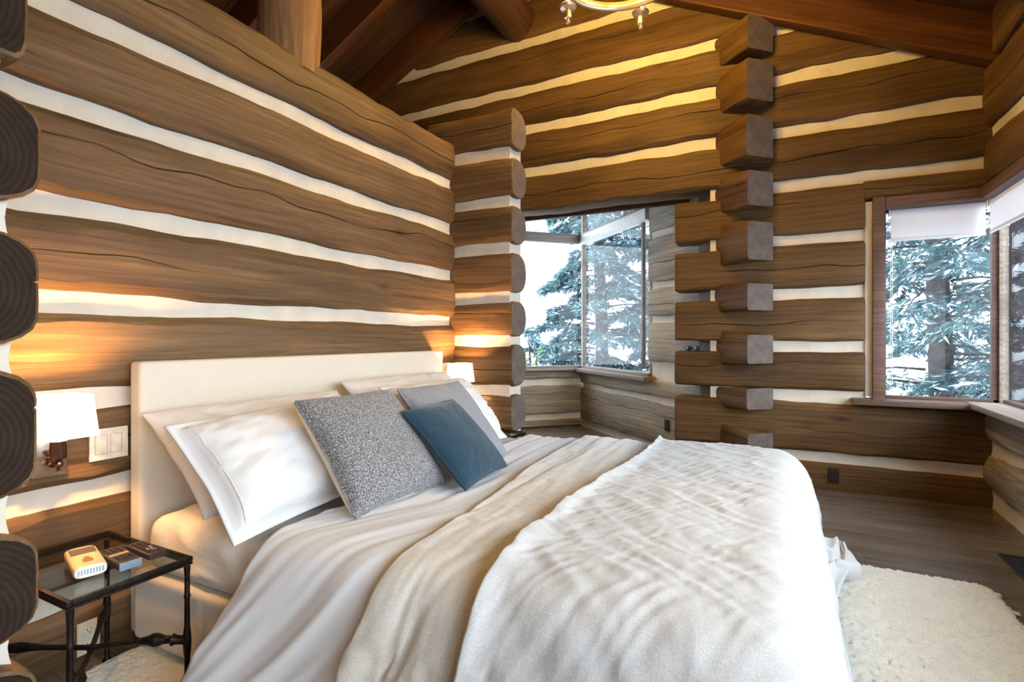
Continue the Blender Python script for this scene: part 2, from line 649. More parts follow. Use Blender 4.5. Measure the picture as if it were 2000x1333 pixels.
# ------------------------------------------------------------------ back wall
BY = 4.72
XL, XR = -5.0, 1.30
w = wall('wall_back')
low = [(-0.05, 0.20), (0.28, 0.665), (0.76, 1.055), (1.145, 1.475), (1.565, 1.905), (1.99, 2.335)]
JX = 0.548
for i, (a, b) in enumerate(low):
    log_piece(w, (-0.84, BY), (XR if b < 0.68 else JX, BY), (0, -1), a, b, 0.25, LOGMB, chamfer=0.022, cdepth=0.03, wob=0.006)
    nz = low[i + 1][0] if i + 1 < len(low) else 2.42
    chink_piece(w, (-0.55, BY), ((XR if b < 0.5 else JX + 0.01) if b < 2.2 else XR, BY), (0, -1), b, nz, 0.25, M_CHINK)
# vertical mortar strip where the logs die into the window casing
bm = bmesh.new()
box(bm, (0.572, BY + 0.118, 1.46), (0.05, 0.20, 1.46), bevel=0.008)
bm_obj('chinking', bm, M_CHINK, w)
log_piece(w, (JX - 0.01, BY), (XR + 0.1, BY), (0, -1), 2.205, 2.345, 0.25, LOGMB, chamfer=0.02, cdepth=0.02, wob=0.003)
# upper courses, cut to the roof slope
RID = -2.35
ZP0 = 5.10


def zplank(x):
    return ZP0 - 0.49 * abs(x - RID)


up = [(2.42, 2.775), (2.855, 3.20), (3.285, 3.605), (3.69, 4.07), (4.155, 4.53), (4.6, 4.95)]
for i, (a, b) in enumerate(up):
    hw = (ZP0 - b) / 0.49
    x0, x1 = max(XL, RID - hw - 0.14), min(XR, RID + hw + 0.14)
    log_piece(w, (x0, BY), (x1, BY), (0, -1), a, b, 0.25, LOGMB, chamfer=0.035, wob=0.008)
    if i + 1 < len(up):
        hw2 = (ZP0 - up[i + 1][0]) / 0.49 + 0.05
        chink_piece(w, (max(XL, RID - hw2), BY), (min(XR, RID + hw2), BY), (0, -1), b, up[i + 1][0], 0.25, M_CHINK)

bm = bmesh.new()
box(bm, (-1.85, BY + 0.30, 3.75), (6.6, 0.04, 2.7))
box(bm, (1.0, BY + 0.30, 2.3), (0.9, 0.04, 0.2))
bm_obj('sheathing', bm, M_PLANK, w)

# ------------------------------------------------------------------ bay (45 degrees)
S = 4.25
C2 = math.sqrt(0.5)
w = wall('wall_bay_right')


def bay(s):
    """Point on the right-hand bay wall, s metres from the projecting log ends."""
    return (-0.247 - s * C2, 4.497 + s * C2)


NB = (-C2, -C2)
full = [(0.10, 0.51), (0.58, 0.735), (0.93, 1.31), (1.39, 1.665), (1.74, 2.17), (2.25, 2.56)]
endz = [(0.23, 0.42), (0.60, 0.775), (0.96, 1.20), (1.39, 1.60), (1.78, 2.08), (2.21, 2.48)]
SW = 1.40          # where the window begins
SC = 3.03          # the bay corner
for i, (f, e) in enumerate(zip(full, endz)):
    L = SC if f[1] < 0.74 else SW
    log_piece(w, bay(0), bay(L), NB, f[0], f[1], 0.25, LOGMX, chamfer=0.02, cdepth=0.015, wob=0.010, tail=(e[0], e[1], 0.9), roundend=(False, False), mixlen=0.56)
zz = [(0.0, 0.10, SC)] + [(full[i][1], full[i + 1][0], SC if full[i + 1][0] < 0.6 else SW) for i in range(5)]
for a, b, L in zz:
    chink_piece(w, bay(0.62), bay(L), NB, a, b, 0.24, M_CHINK)
for a, b in [(2.60, 2.92), (3.05, 3.36), (3.44, 3.70)]:
    log_piece(w, bay(0), bay(1.2), NB, a, b, 0.25, [M_LOGB, M_ENDG], chamfer=0.02, cdepth=0.015, wob=0.006, roundend=(False, False))
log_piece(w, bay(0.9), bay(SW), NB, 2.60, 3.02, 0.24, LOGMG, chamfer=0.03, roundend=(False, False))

w = wall('wall_bay_left')
CX, CY = bay(SC)


def bayl(s):
    return (CX - s * C2, CY - s * C2)


NL = (C2, -C2)
lv = [(0.0, 0.10), (0.17, 0.55), (0.63, 0.745)]
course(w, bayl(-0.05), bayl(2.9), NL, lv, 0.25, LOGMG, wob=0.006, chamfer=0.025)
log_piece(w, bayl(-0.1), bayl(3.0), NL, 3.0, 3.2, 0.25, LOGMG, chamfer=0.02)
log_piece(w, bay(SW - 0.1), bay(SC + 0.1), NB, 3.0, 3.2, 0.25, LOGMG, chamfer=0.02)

# ------------------------------------------------------------------ right wall
w = wall('wall_right')
RX = 1.24
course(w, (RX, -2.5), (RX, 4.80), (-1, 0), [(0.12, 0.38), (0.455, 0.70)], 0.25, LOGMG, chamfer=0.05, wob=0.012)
chink_piece(w, (RX, -2.5), (RX, 4.80), (-1, 0), 0.0, 0.12, 0.25, M_CHINK)
course(w, (RX, -2.5), (RX, 4.80), (-1, 0), [(2.20, 2.53), (2.61, 3.05)], 0.25, LOGMB, chamfer=0.04, wob=0.008)
log_piece(w, (RX, -2.5), (RX, 4.80), (-1, 0), 3.06, 3.40, 0.25, LOGMB, chamfer=0.02)
bm = bmesh.new()
box(bm, (RX + 0.14, -2.35, 1.45), (0.2, 0.5, 1.55), bevel=0.01)
bm_obj('jamb', bm, M_LOGB, w)
bm = bmesh.new()
box(bm, (RX + 0.29, 1.2, 2.85), (0.04, 7.8, 1.25))
box(bm, (RX + 0.29, 1.2, 0.3), (0.04, 7.8, 0.75))
bm_obj('sheathing', bm, M_PLANK, w)

# walls out of sight, closing the room
w = wall('wall_front')
for i in range(9):
    log_piece(w, (-5.0, -2.5), (1.4, -2.5), (0, 1), i * 0.46, i * 0.46 + 0.46, 0.25, LOGM, step=0.8)
bm = bmesh.new()
box(bm, (-1.8, -2.6, 4.6), (4.4, 0.2, 1.2))
bm_obj('gable', bm, M_LOG, w)
w = wall('wall_far_left')
for i in range(9):
    log_piece(w, (-4.9, -2.6), (-4.9, 4.9), (1, 0), i * 0.46, i * 0.46 + 0.46, 0.25, LOGM, step=0.8)

# ------------------------------------------------------------------ roof
ceil = wall('ceiling')
SL = math.atan(0.49)
LS = 4.35


def slope_matrix(side, y, drop):
    """Frame whose X runs down the slope from the ridge and whose Z is normal to the boards."""
    if side > 0:
        rot = Matrix.Rotation(SL, 4, 'Y')
    else:
        rot = Matrix.Rotation(math.pi, 4, 'Z') @ Matrix.Rotation(SL, 4, 'Y')
    return Matrix.Translation((RID, y, ZP0)) @ rot @ Matrix.Translation((0, 0, -drop))


pm = None
for side in (1, -1):
    for k in range(38):
        y = -2.6 + 0.2 * k + 0.1
        if pm is None:
            bm = bmesh.new()
            box(bm, (LS / 2 + 0.1, 0, 0.03), (LS + 0.3, 0.196, 0.05), bevel=0.008, seg=1)
            o = bm_obj('plank', bm, M_PLANK, ceil, slope_matrix(side, y, 0))
            pm = o.data
        else:
            mesh_obj('plank', pm, M_PLANK, ceil, slope_matrix(side, y, 0))
bm = bmesh.new()
box(bm, (LS / 2, 0, 0.03), (LS + 0.5, 7.8, 0.04))
bm_obj('roof_deck', bm, M_PLANK, ceil, slope_matrix(1, 1.2, -0.05))
bm = bmesh.new()
box(bm, (LS / 2, 0, 0.03), (LS + 0.5, 7.8, 0.04))
bm_obj('roof_deck', bm, M_PLANK, ceil, slope_matrix(-1, 1.2, -0.05))
rm = None
for side in (1, -1):
    for y in (4.64, 3.87, 3.10, 2.33, 1.56, 0.79, 0.02, -0.75, -1.52, -2.3):
        if rm is None:
            bm = bmesh.new()
            box(bm, (LS / 2, 0, -0.145), (LS, 0.11, 0.29), bevel=0.01)
            rm = bm_obj('rafter', bm, M_BEAM, ceil, slope_matrix(side, y, 0)).data
        else:
            mesh_obj('rafter', rm, M_BEAM, ceil, slope_matrix(side, y, 0))
# round ridge log and the post that carries it
rnd = random.Random(5)
bm = bmesh.new()
pts = [(x, 0.012 * math.sin(x * 1.7), 0.012 * math.sin(x * 1.1 + 1)) for x in np.linspace(0, 7.3, 26)]
tube(bm, pts, [0.185 + 0.012 * math.sin(x * 2.1) for x in np.linspace(0, 7.3, 26)], n=20)
bm_obj('ridge_log', bm, M_PLANK, ceil, Matrix.Translation((-2.37, -2.55, 4.33)) @ Matrix.Rotation(R(90), 4, 'Z'), auto=45)
bm = bmesh.new()
xs = np.linspace(0, 1.62, 14)
tube(bm, [(x, 0.006 * math.sin(x * 5), 0.006 * math.sin(x * 7 + 1)) for x in xs], [0.155 + 0.008 * math.sin(x * 6) for x in xs], n=20)
bm_obj('post', bm, M_POST, ceil, Matrix.Translation((-2.39, 2.0, 2.60)) @ Matrix.Rotation(R(-90), 4, 'Y'), auto=45)
# flat bay ceiling
bm = bmesh.new()
tri = [(0.1, 4.9), (-2.37, 7.1), (-4.9, 4.9)]
a = [bm.verts.new((x, y, 3.06)) for x, y in tri]
b = [bm.verts.new((x, y, 3.22)) for x, y in tri]
bm.faces.new(a)
bm.faces.new(b)
for i in range(3):
    bm.faces.new((a[i], a[(i + 1) % 3], b[(i + 1) % 3], b[i]))
bm_obj('bay_ceiling', bm, M_PLANK, ceil)


# ------------------------------------------------------------------ windows
def frame2d(p0, p1, nrm):
    """Matrix: X from p0 to p1, Z up, Y out of the room."""
    p0, p1 = Vector(p0), Vector(p1)
    d = (p1 - p0).normalized()
    y = Vector((-d.y, d.x))
    assert y.dot(Vector(nrm)) < 0
    m = Matrix.Identity(4)
    m[0][0], m[1][0] = d.x, d.y
    m[0][1], m[1][1] = y.x, y.y
    m[0][3], m[1][3] = p0.x, p0.y
    return m, (p1 - p0).length


def bars(name, items, mat, parent, M, bevel=0.006):
    bm = bmesh.new()
    for c, s in items:
        box(bm, c, s, bevel=bevel)
    return bm_obj(name, bm, mat, parent, M, auto=40)


def pane(parent, M, x0, x1, z0, z1, y=0.06):
    bm = bmesh.new()
    box(bm, ((x0 + x1) / 2, y, (z0 + z1) / 2), (x1 - x0, 0.006, z1 - z0))
    return bm_obj('pane', bm, M_GLASS, parent, M)


ZS, ZT, ZH = 0.79, 2.47, 3.0
# bay, left leaf
win = wall('window_1')
M, L = frame2d(bayl(2.85), bayl(0), NL)
bars('window_frame', [((L / 2, 0.05, ZS - 0.01), (L, 0.12, 0.04)), ((L / 2, 0.05, ZH), (L, 0.12, 0.06)), ((0.03, 0.05, 1.9), (0.06, 0.12, 2.2))], M_TRIMG, win, M)
bars('transom_rail', [((L / 2, 0.04, ZT), (L, 0.09, 0.10)), ((L / 2, 0.03, ZT + 0.06), (L, 0.07, 0.02))], M_TRIMG, win, M)
bars('mullion', [((L - 1.35, 0.05, 1.9), (0.05, 0.09, 2.2))], M_TRIMG, win, M)
for a, b in ((0.06, L - 1.375), (L - 1.325, L - 0.02)):
    pane(win, M, a, b, ZS, ZT - 0.05)
    pane(win, M, a, b, ZT + 0.06, ZH - 0.03)
# bay, right leaf
win = wall('window_2')
M, L = frame2d(bay(SC), bay(SW), NB)
bars('window_frame', [((L / 2, 0.05, ZS - 0.01), (L, 0.12, 0.04)), ((L / 2, 0.05, ZH), (L, 0.12, 0.06)), ((L - 0.012, 0.055, 1.9), (0.03, 0.05, 2.3))], M_TRIMG, win, M)
bars('corner_post', [((0.0, 0.05, 1.9), (0.05, 0.06, 2.2))], M_TRIMG, win, M)
bars('transom_rail', [((L / 2 - 0.02, 0.035, ZT - 0.01), (L - 0.04, 0.10, 0.12))], M_WHITE, win, M)
bars('transom_bead', [((L / 2, 0.03, ZT + 0.06), (L, 0.08, 0.02))], M_DARKTRIM, win, M)
bars('mullion', [((L - 0.19, 0.06, (ZS + ZT) / 2), (0.045, 0.035, ZT - ZS - 0.1))], M_TRIM, win, M)
bars('mullion', [((L - 0.52, 0.05, (ZH + ZT) / 2 + 0.03), (0.05, 0.08, ZH - ZT - 0.06))], M_TRIMG, win, M)
bars('transom_block', [((L - 0.17, 0.05, 2.66), (0.26, 0.08, 0.22))], M_TRIM, win, M)
pane(win, M, 0.02, L - 0.23, ZS, ZT - 0.05)
pane(win, M, L - 0.17, L - 0.03, ZS, ZT - 0.05)
pane(win, M, 0.02, L - 0.545, ZT + 0.06, ZH - 0.03)
pane(win, M, L - 0.495, L - 0.02, ZT + 0.06, ZH - 0.03)
bars('sill', [((L / 2 + 0.03, -0.02, ZS - 0.045), (L + 0.08, 0.16, 0.05))], M_TRIMG, win, M, bevel=0.015)
M1, L1 = frame2d(bayl(2.85), bayl(0), NL)
bars('sill', [((L1 / 2, 0.0, ZS - 0.035), (L1, 0.10, 0.03))], M_TRIMG, bpy.data.objects['window_1'], M1, bevel=0.01)

# right-hand corner window: leaf in the back wall
win = wall('window_3')
M, L = frame2d((0.59, BY), (1.36, BY), (0, -1))
bars('casing', [((0.04, 0.06, 1.45), (0.075, 0.17, 1.52)), ((0.43, 0.06, 2.165), (0.70, 0.169, 0.08))], M_TRIM, win, M, bevel=0.008)
bars('sash', [((0.088, 0.11, 1.42), (0.022, 0.05, 1.41)), ((0.42, 0.11, 2.115), (0.70, 0.05, 0.02)), ((0.42, 0.11, 0.725), (0.70, 0.05, 0.025))], M_TRIM, win, M, bevel=0.004)
bars('corner_post', [((0.735, 0.115, 1.42), (0.05, 0.06, 1.44))], M_TRIM, win, M)
pane(win, M, 0.09, 0.72, 0.73, 2.11, 0.115)
bars('sill', [((0.29, -0.01, 0.695), (0.84, 0.22, 0.04))], M_TRIM, win, M, bevel=0.014)
# leaf in the right wall
win = wall('window_4')
M, L = frame2d((RX, 4.72), (RX, -2.1), (-1, 0))
bars('casing', [((L / 2, 0.05, 2.165), (L, 0.15, 0.08))], M_TRIM, win, M, bevel=0.008)
bars('sill', [((L / 2, 0.0, 0.705), (L, 0.22, 0.04))], M_TRIMG, win, M, bevel=0.014)
bars('corner_bead', [((-0.072, 0.115, 1.42), (0.022, 0.05, 1.4))], M_TRIMG, win, M)
xs = [-0.06] + [1.15 * k for k in range(1, 6)] + [L]
bars('rail', [((L / 2, 0.115, 2.115), (L, 0.05, 0.02)), ((L / 2, 0.115, 0.735), (L, 0.05, 0.025))], M_TRIM, win, M)
for k in range(1, 7):
    bars('mullion', [((xs[k], 0.115, 1.42), (0.05, 0.06, 1.4))], M_TRIM, win, M)
for k in range(6):
    pane(win, M, xs[k] + 0.02, xs[k + 1] - 0.02, 0.74, 2.11, 0.115)

# ------------------------------------------------------------------ bed
M_HEAD = cloth('headboard_linen', (210, 200, 186), (220, 211, 198), scale=500, weave=0.15, sheen=0.2)
M_SHEET = cloth('white_sheet', (208, 202, 194), (218, 212, 204), scale=700, weave=0.1, sheen=0.2, rough=0.85)
M_DUVET = cloth('white_duvet_cotton', (212, 212, 215), (221, 221, 223), scale=700, weave=0.08, sheen=0.2, rough=0.85)
M_PILLOW = cloth('white_pillow_cotton', (214, 211, 209), (222, 219, 217), scale=700, weave=0.08, sheen=0.2, rough=0.85)
M_LINEN = cloth('natural_linen', (204, 198, 188), (218, 213, 205), scale=260, weave=0.35, sheen=0.3, mottled=0.06, mott_scale=22)
M_THROW = cloth('brushed_throw', (188, 188, 188), (202, 201, 201), scale=220, weave=0.25, sheen=0.15, mottled=0.10, mott_scale=11)
M_TWEED = tweed('grey_tweed', (38, 38, 42), (112, 110, 112), (196, 194, 192))
M_GREYL = tweed('pale_grey_weave', (112, 114, 122), (140, 142, 148), (166, 168, 172))
M_BLUE = cloth('slate_blue_velvet', (34, 58, 74), (44, 72, 90), scale=220, weave=0.12, sheen=0.25, mottled=0.15, mott_scale=9)
M_CREAM = cloth('cream_backing', (214, 198, 176), (226, 212, 192), scale=400, weave=0.15)

BX0, BX1, BYN, BYF = -2.11, 0.03, 1.065, 3.035
bed = root('bed', (-1.05, 2.05, 0), 'wide cream upholstered bed with a tall plain padded headboard against the log wall', 'bed')
B = Matrix.Translation((1.05, -2.05, 0))
bm = bmesh.new()
box(bm, (-2.198, 2.13, 0.560), (0.074, 2.00, 1.036), bevel=0.024, seg=4)
bm_obj('headboard', bm, M_HEAD, bed, B, auto=60)
bm = bmesh.new()
box(bm, (-1.07, 2.08, 0.175), (2.18, 1.95, 0.25), bevel=0.025, seg=4)
bm_obj('base', bm, M_HEAD, bed, B, auto=60)
fm = None
for x in (-2.0, -0.08):
    for y in (1.2, 2.96):
        bm = bmesh.new()
        box(bm, (x, y, 0.043), (0.07, 0.07, 0.03), bevel=0.008)
        bm_obj('foot', bm, M_BEAM, bed, B)

# mattress with a loose fitted sheet
rs = np.random.RandomState(3)


def fbm(P, scale, octaves=4, seed=0.0, rough=0.5):
    out = np.empty(len(P))
    for i, p in enumerate(P):
        out[i] = noise.fractal((p[0] * scale + seed, p[1] * scale - seed, p[2] * scale + seed * 0.5), 1.0 - rough * 0.2, 2.0, octaves)
    return out


bm = bmesh.new()
bmesh.ops.create_cube(bm, size=1.0)
bmesh.ops.subdivide_edges(bm, edges=bm.edges[:], cuts=70, use_grid_fill=True)
hm_ = Vector((1.04, 0.97, 0.1075))
rr_ = 0.06
for v in bm.verts:
    p = Vector((v.co.x * 2 * hm_.x, v.co.y * 2 * hm_.y, v.co.z * 2 * hm_.z))
    q = Vector([max(-h + rr_, min(h - rr_, c)) for c, h in zip(p, hm_)])
    d = p - q
    nn = d.normalized() if d.length > 1e-6 else Vector((0, 0, 1))
    p = q + nn * rr_ + Vector((-1.03, 2.08, 0.41))
    k = min(1.0, max(0.0, (p.z - 0.315) / 0.05))
    f1 = 1 - 2.4 * abs(noise.noise((p.x * 7 + p.z * 9, p.y * 6, p.z * 5 - p.x * 3)))
    f2 = 1 - 2.4 * abs(noise.noise((p.x * 15 - p.z * 12 + 5, p.y * 12, p.z * 9)))
    v.co = p + nn * k * (0.010 * max(-0.6, f1) + 0.005 * max(-0.6, f2))
matt = root('mattress', (-1.03, 2.05, 0.30), 'deep mattress in a rumpled white fitted sheet lying on the cream bed base', 'mattress')
bm_obj('fitted_sheet', bm, M_SHEET, matt, Matrix.Translation((1.03, -2.05, -0.30)), smooth=True)


# ---- cloth draped by a small position-based solver
def drape(x0, y0, Ls, Lt, n, m, z0, lo, hi, rad, iters=260, sub=5, seed=1, squash=(0.97, 0.985)):
    rsd = np.random.RandomState(seed)
    ds, dt = Ls / (n - 1), Lt / (m - 1)
    P = np.zeros((n, m, 3))
    P[..., 0] = x0 + np.linspace(0, Ls * squash[0], n)[:, None]
    P[..., 1] = y0 + np.linspace(-Lt / 2, Lt / 2, m)[None, :] * squash[1]
    P[..., 2] = z0
    low = rsd.randn(n // 6 + 3, m // 6 + 3)
    gi, gj = np.meshgrid(np.linspace(0, low.shape[0] - 1.01, n), np.linspace(0, low.shape[1] - 1.01, m), indexing='ij')
    i0, j0 = gi.astype(int), gj.astype(int)
    fi, fj = gi - i0, gj - j0
    nz = low[i0, j0] * (1 - fi) * (1 - fj) + low[i0 + 1, j0] * fi * (1 - fj) + low[i0, j0 + 1] * (1 - fi) * fj + low[i0 + 1, j0 + 1] * fi * fj
    P[..., 2] += 0.012 * nz
    V = np.zeros_like(P)
    c = (np.array(lo) + np.array(hi)) / 2
    h = (np.array(hi) - np.array(lo)) / 2 - rad
    dtm = 0.016
    sets = []

    def add(a, b, r, k):
        sets.append((a, b, r, k))
    sl = slice
    for o in (0, 1):
        add((sl(o, n - 1, 2), sl(None)), (sl(o + 1, n, 2), sl(None)), ds, 1.0)
        add((sl(None), sl(o, m - 1, 2)), (sl(None), sl(o + 1, m, 2)), dt, 1.0)
        dg = math.hypot(ds, dt)
        add((sl(o, n - 1, 2), sl(0, m - 1)), (sl(o + 1, n, 2), sl(1, m)), dg, 0.35)
        add((sl(o, n - 1, 2), sl(1, m)), (sl(o + 1, n, 2), sl(0, m - 1)), dg, 0.35)
    for o in range(4):
        add((sl(o, n - 2, 4), sl(None)), (sl(o + 2, n, 4), sl(None)), 2 * ds, 0.22)
        add((sl(None), sl(o, m - 2, 4)), (sl(None), sl(o + 2, m, 4)), 2 * dt, 0.22)
    fixed = []
    for a, b, r, k in sets:
        A, Bv = P[a], P[b]
        k0, k1 = min(A.shape[0], Bv.shape[0]), min(A.shape[1], Bv.shape[1])
        fixed.append((a, b, r, k, k0, k1))
    for it in range(iters):
        V[..., 2] -= 9.8 * dtm
        V *= 0.985
        Q = P + V * dtm
        for s_ in range(sub):
            for a, b, r, k, k0, k1 in fixed:
                A, Bv = Q[a][:k0, :k1], Q[b][:k0, :k1]
                dl = Bv - A
                ln = np.sqrt((dl * dl).sum(-1, keepdims=True)) + 1e-9
                cor = dl * ((ln - r) / ln * 0.5 * k)
                A += cor
                Bv -= cor
            q = np.abs(Q - c) - h
            qp = np.maximum(q, 0)
            ln = np.sqrt((qp * qp).sum(-1))
            mx = q.max(-1)
            sd = ln + np.minimum(mx, 0) - rad
            inside = sd < 0
            if inside.any():
                g = qp / (ln[..., None] + 1e-9)
                flat = ln < 1e-6
                g[flat] = (0, 0, 1)
                g = g * np.sign(Q - c + 1e-12)
                Q[inside] -= (sd[..., None] * g)[inside]
                tang = Q - P
                tang = tang - (tang * g).sum(-1, keepdims=True) * g
                Q[inside] -= 0.55 / sub * 2 * tang[inside]
            fl = Q[..., 2] < 0.05
            Q[..., 2][fl] = 0.05
        V = (Q - P) / dtm
        P = Q
    return P


def normals(P):
    du = np.gradient(P, axis=0)
    dv = np.gradient(P, axis=1)
    N = np.cross(du, dv)
    return N / (np.linalg.norm(N, axis=-1, keepdims=True) + 1e-9)


def blur(P, k):
    for _ in range(k):
        Q = np.pad(P, ((1, 1), (1, 1), (0, 0)), mode='edge')
        # linear extension at the borders keeps the outline
        Q[0, 1:-1] = 2 * P[0] - P[1]
        Q[-1, 1:-1] = 2 * P[-1] - P[-2]
        Q[1:-1, 0] = 2 * P[:, 0] - P[:, 1]
        Q[1:-1, -1] = 2 * P[:, -1] - P[:, -2]
        P = 0.5 * P + 0.125 * (Q[:-2, 1:-1] + Q[2:, 1:-1] + Q[1:-1, :-2] + Q[1:-1, 2:])
    return P


def sample(P, S, T):
    """Bilinear reading of grid P at fractional coordinates S, T in 0..1 (arrays of one shape)."""
    n, m, _ = P.shape
    gi, gj = np.clip(S, 0, 1) * (n - 1.001), np.clip(T, 0, 1) * (m - 1.001)
    i, j = gi.astype(int), gj.astype(int)
    fi, fj = (gi - i)[..., None], (gj - j)[..., None]
    return P[i, j] * (1 - fi) * (1 - fj) + P[i + 1, j] * fi * (1 - fj) + P[i, j + 1] * (1 - fi) * fj + P[i + 1, j + 1] * fi * fj


def noise_grid(A, seed):
    """Noise value for every (.., 3) point of A."""
    sh = A.shape[:-1]
    return np.array([noise.noise((p[0] + seed, p[1] - seed, p[2] + 2 * seed)) for p in A.reshape(-1, 3)]).reshape(sh)


DL, DW = 1.86, 2.86
D = drape(-1.49, 2.08, DL, DW, 76, 114, 0.62, (-2.12, 1.075, -1.0), (0.045, 3.085, 0.535), 0.075)
# the hanging near side swings out, towards the headboard at its free corner
drop = np.clip((0.50 - D[..., 2]) / 0.45, 0, 1)
near = (D[..., 1] < 1.3) * drop
ss = np.linspace(0, 1, D.shape[0])[:, None]
D[..., 1] -= 0.10 * near
D[..., 0] -= 0.20 * near * np.clip(1 - ss * 1.6, 0, 1)
foot = (D[..., 0] > 0.0) * drop
D[..., 0] = np.where(foot > 0, np.minimum(D[..., 0] + 0.06 * foot, 0.09 + 0.19 * foot), D[..., 0])
Df = blur(D, 14)
wf = np.clip((np.linspace(0, 1, D.shape[0])[:, None] - 0.70) / 0.12, 0, 1)[..., None]
D = blur(D, 2) * (1 - wf) + Df * wf
# finer grid, quilted loft and creases
ns, nt = 210, 300
S, T = np.meshgrid(np.linspace(0, 1, ns), np.linspace(0, 1, nt), indexing='ij')
Dh = sample(blur(D, 1), S, T)
Dh = blur(Dh, 3)
Nd = normals(Dh)
Q = np.stack([S * DL * 3.2 + T * 2.0, T * DW * 1.6, 0 * S], -1)
loft = 0.014 * noise_grid(Q, 3.3)
hang = np.clip((0.52 - Dh[..., 2]) / 0.3, 0, 1)
# creases run across the bed on top and fan downward on the near side
ph = S * DL * 1.0 + 0.55 * np.clip(0.35 - T, 0, 1) * DW * np.clip(1.1 - S, 0, 1)
Q2 = np.stack([ph * 9.0, T * DW * 1.1, 0 * S], -1)
r1 = 1 - np.abs(noise_grid(Q2, 8.1)) * 2.2
cre = 0.022 * np.clip(r1, -1, 1) * (0.30 + 1.6 * hang)
r2 = 1 - np.abs(noise_grid(np.stack([ph * 17.0 + T * 2, T * DW * 1.8, 0 * S], -1), 5.5)) * 2.2
cre = cre + 0.008 * np.clip(r2, -1, 1) * (0.5 + 0.8 * hang)
Q3 = np.stack([ph * 26.0, T * DW * 3.5, 0 * S], -1)
under = np.clip((S - 0.36) / 0.10, 0, 1) * (1 - 0.75 * hang)
cre = cre * (1 - 0.9 * under)
loft = loft * (1 - 0.5 * under)
fine = (1 - 0.9 * under) * 0.0055 * noise_grid(Q3, 1.7)
edge = np.minimum(1, np.minimum(T, 1 - T) * 60)
Dh = Dh + Nd * (0.020 + loft + (cre + fine) * edge)[..., None]
Dh = blur(Dh, 1)


def sheet(name, P, thick, mats, parent, org):
    me = grid_mesh(name, P - np.array(org))
    o = mesh_obj(name, me, mats, parent)
    md = o.modifiers.new('thickness', 'SOLIDIFY')
    md.thickness = thick
    md.offset = -1
    return o


duv = root('duvet', (-0.6, 2.05, 0.54), 'white crinkled duvet spread over the bed and hanging down its near side', 'duvet')
sheet('duvet_cover', Dh, 0.012, M_DUVET, duv, (-0.6, 2.05, 0.54))


def layer(Pb, sa, sb, ta, tb, n, m, base_off, amp, seed, sm, head_lift=0.0, fold=None):
    """A cloth lying on surface Pb between s = sa(t)..sb(t) and t = ta..tb, following its folds."""
    U, W = np.meshgrid(np.linspace(0, 1, n), np.linspace(0, 1, m), indexing='ij')
    Tt = ta + (tb - ta) * W
    Ss = sa(Tt) * (1 - U) + sb(Tt) * U
    base = sample(Pb, Ss, Tt)
    L = blur(base, sm)
    N = normals(L)
    # never below the layer underneath
    gap = ((base - L) * N).sum(-1)
    lift = np.maximum(gap, 0)
    lift = np.minimum(lift, 0.03)
    for _ in range(3):
        lp = np.pad(lift, 1, mode='edge')
        lift = np.maximum(lift, (lp[:-2, 1:-1] + lp[2:, 1:-1] + lp[1:-1, :-2] + lp[1:-1, 2:]) / 4)
    X = np.stack([Ss * DL, Tt * DW, 0 * Ss], -1)
    off = base_off + lift + amp(X, U, W, L)
    off = np.maximum(off, lift + base_off * 0.6)
    if head_lift:
        off = off + head_lift * np.exp(-(U / 0.035) ** 2) - 0.0
    return L + N * off[..., None]


def amp_linen(X, U, W, L):
    h = np.clip((0.52 - L[..., 2]) / 0.3, 0, 1)
    a = 0.009 * noise_grid(X * np.array([9, 2.2, 1]) + np.stack([0.8 * X[..., 1] * 2, 0 * U, 0 * U], -1), 4.4)
    b = 0.005 * (1 - 2 * np.abs(noise_grid(X * np.array([26, 6, 1]), 9.4))) + 0.003 * (1 - 2 * np.abs(noise_grid(X * np.array([14, 30, 1]), 3.9)))
    return 0.006 + (a + b) * (0.8 + 1.3 * h)


def amp_throw(X, U, W, L):
    h = np.clip((0.52 - L[..., 2]) / 0.3, 0, 1)
    a = 0.010 * noise_grid(X * np.array([3.2, 5.0, 1]), 14.4)
    Xr = X @ np.array([[0.8, 0.6, 0], [-0.6, 0.8, 0], [0, 0, 1]])
    b = 0.005 * (1 - 2.0 * np.abs(noise_grid(Xr * np.array([5.0, 11, 1]), 2.4)))
    Xs = X @ np.array([[0.5, -0.87, 0], [0.87, 0.5, 0], [0, 0, 1]])
    c = 0.0045 * (1 - 2.0 * np.abs(noise_grid(Xs * np.array([22, 5.0, 1]), 5.9)))
    c = c + 0.003 * (1 - 2.0 * np.abs(noise_grid(Xr * np.array([34, 9.0, 1]), 6.6)))
    d = 0.0008 * noise_grid(X * np.array([70, 70, 1]), 7.7)
    e = 0.02 * h * noise_grid(X * np.array([7, 1.5, 1]), 1.2)
    return 0.014 + a + b + c + d + e


LIN = layer(Dh, lambda t: 0.235 + 0.030 * np.sin(t * 7) - 0.03 * np.clip(t - 0.3, 0, 1), lambda t: 0.80 + 0 * t, 0.012, 0.86, 130, 250, 0.007, amp_linen, 1, 2, head_lift=0.006)
o = root('coverlet', (-0.7, 2.05, 0.56), 'thin natural linen coverlet lying across the duvet above the foot throw', 'blanket')
sheet('coverlet_cloth', LIN, 0.004, M_LINEN, o, (-0.7, 2.05, 0.56))
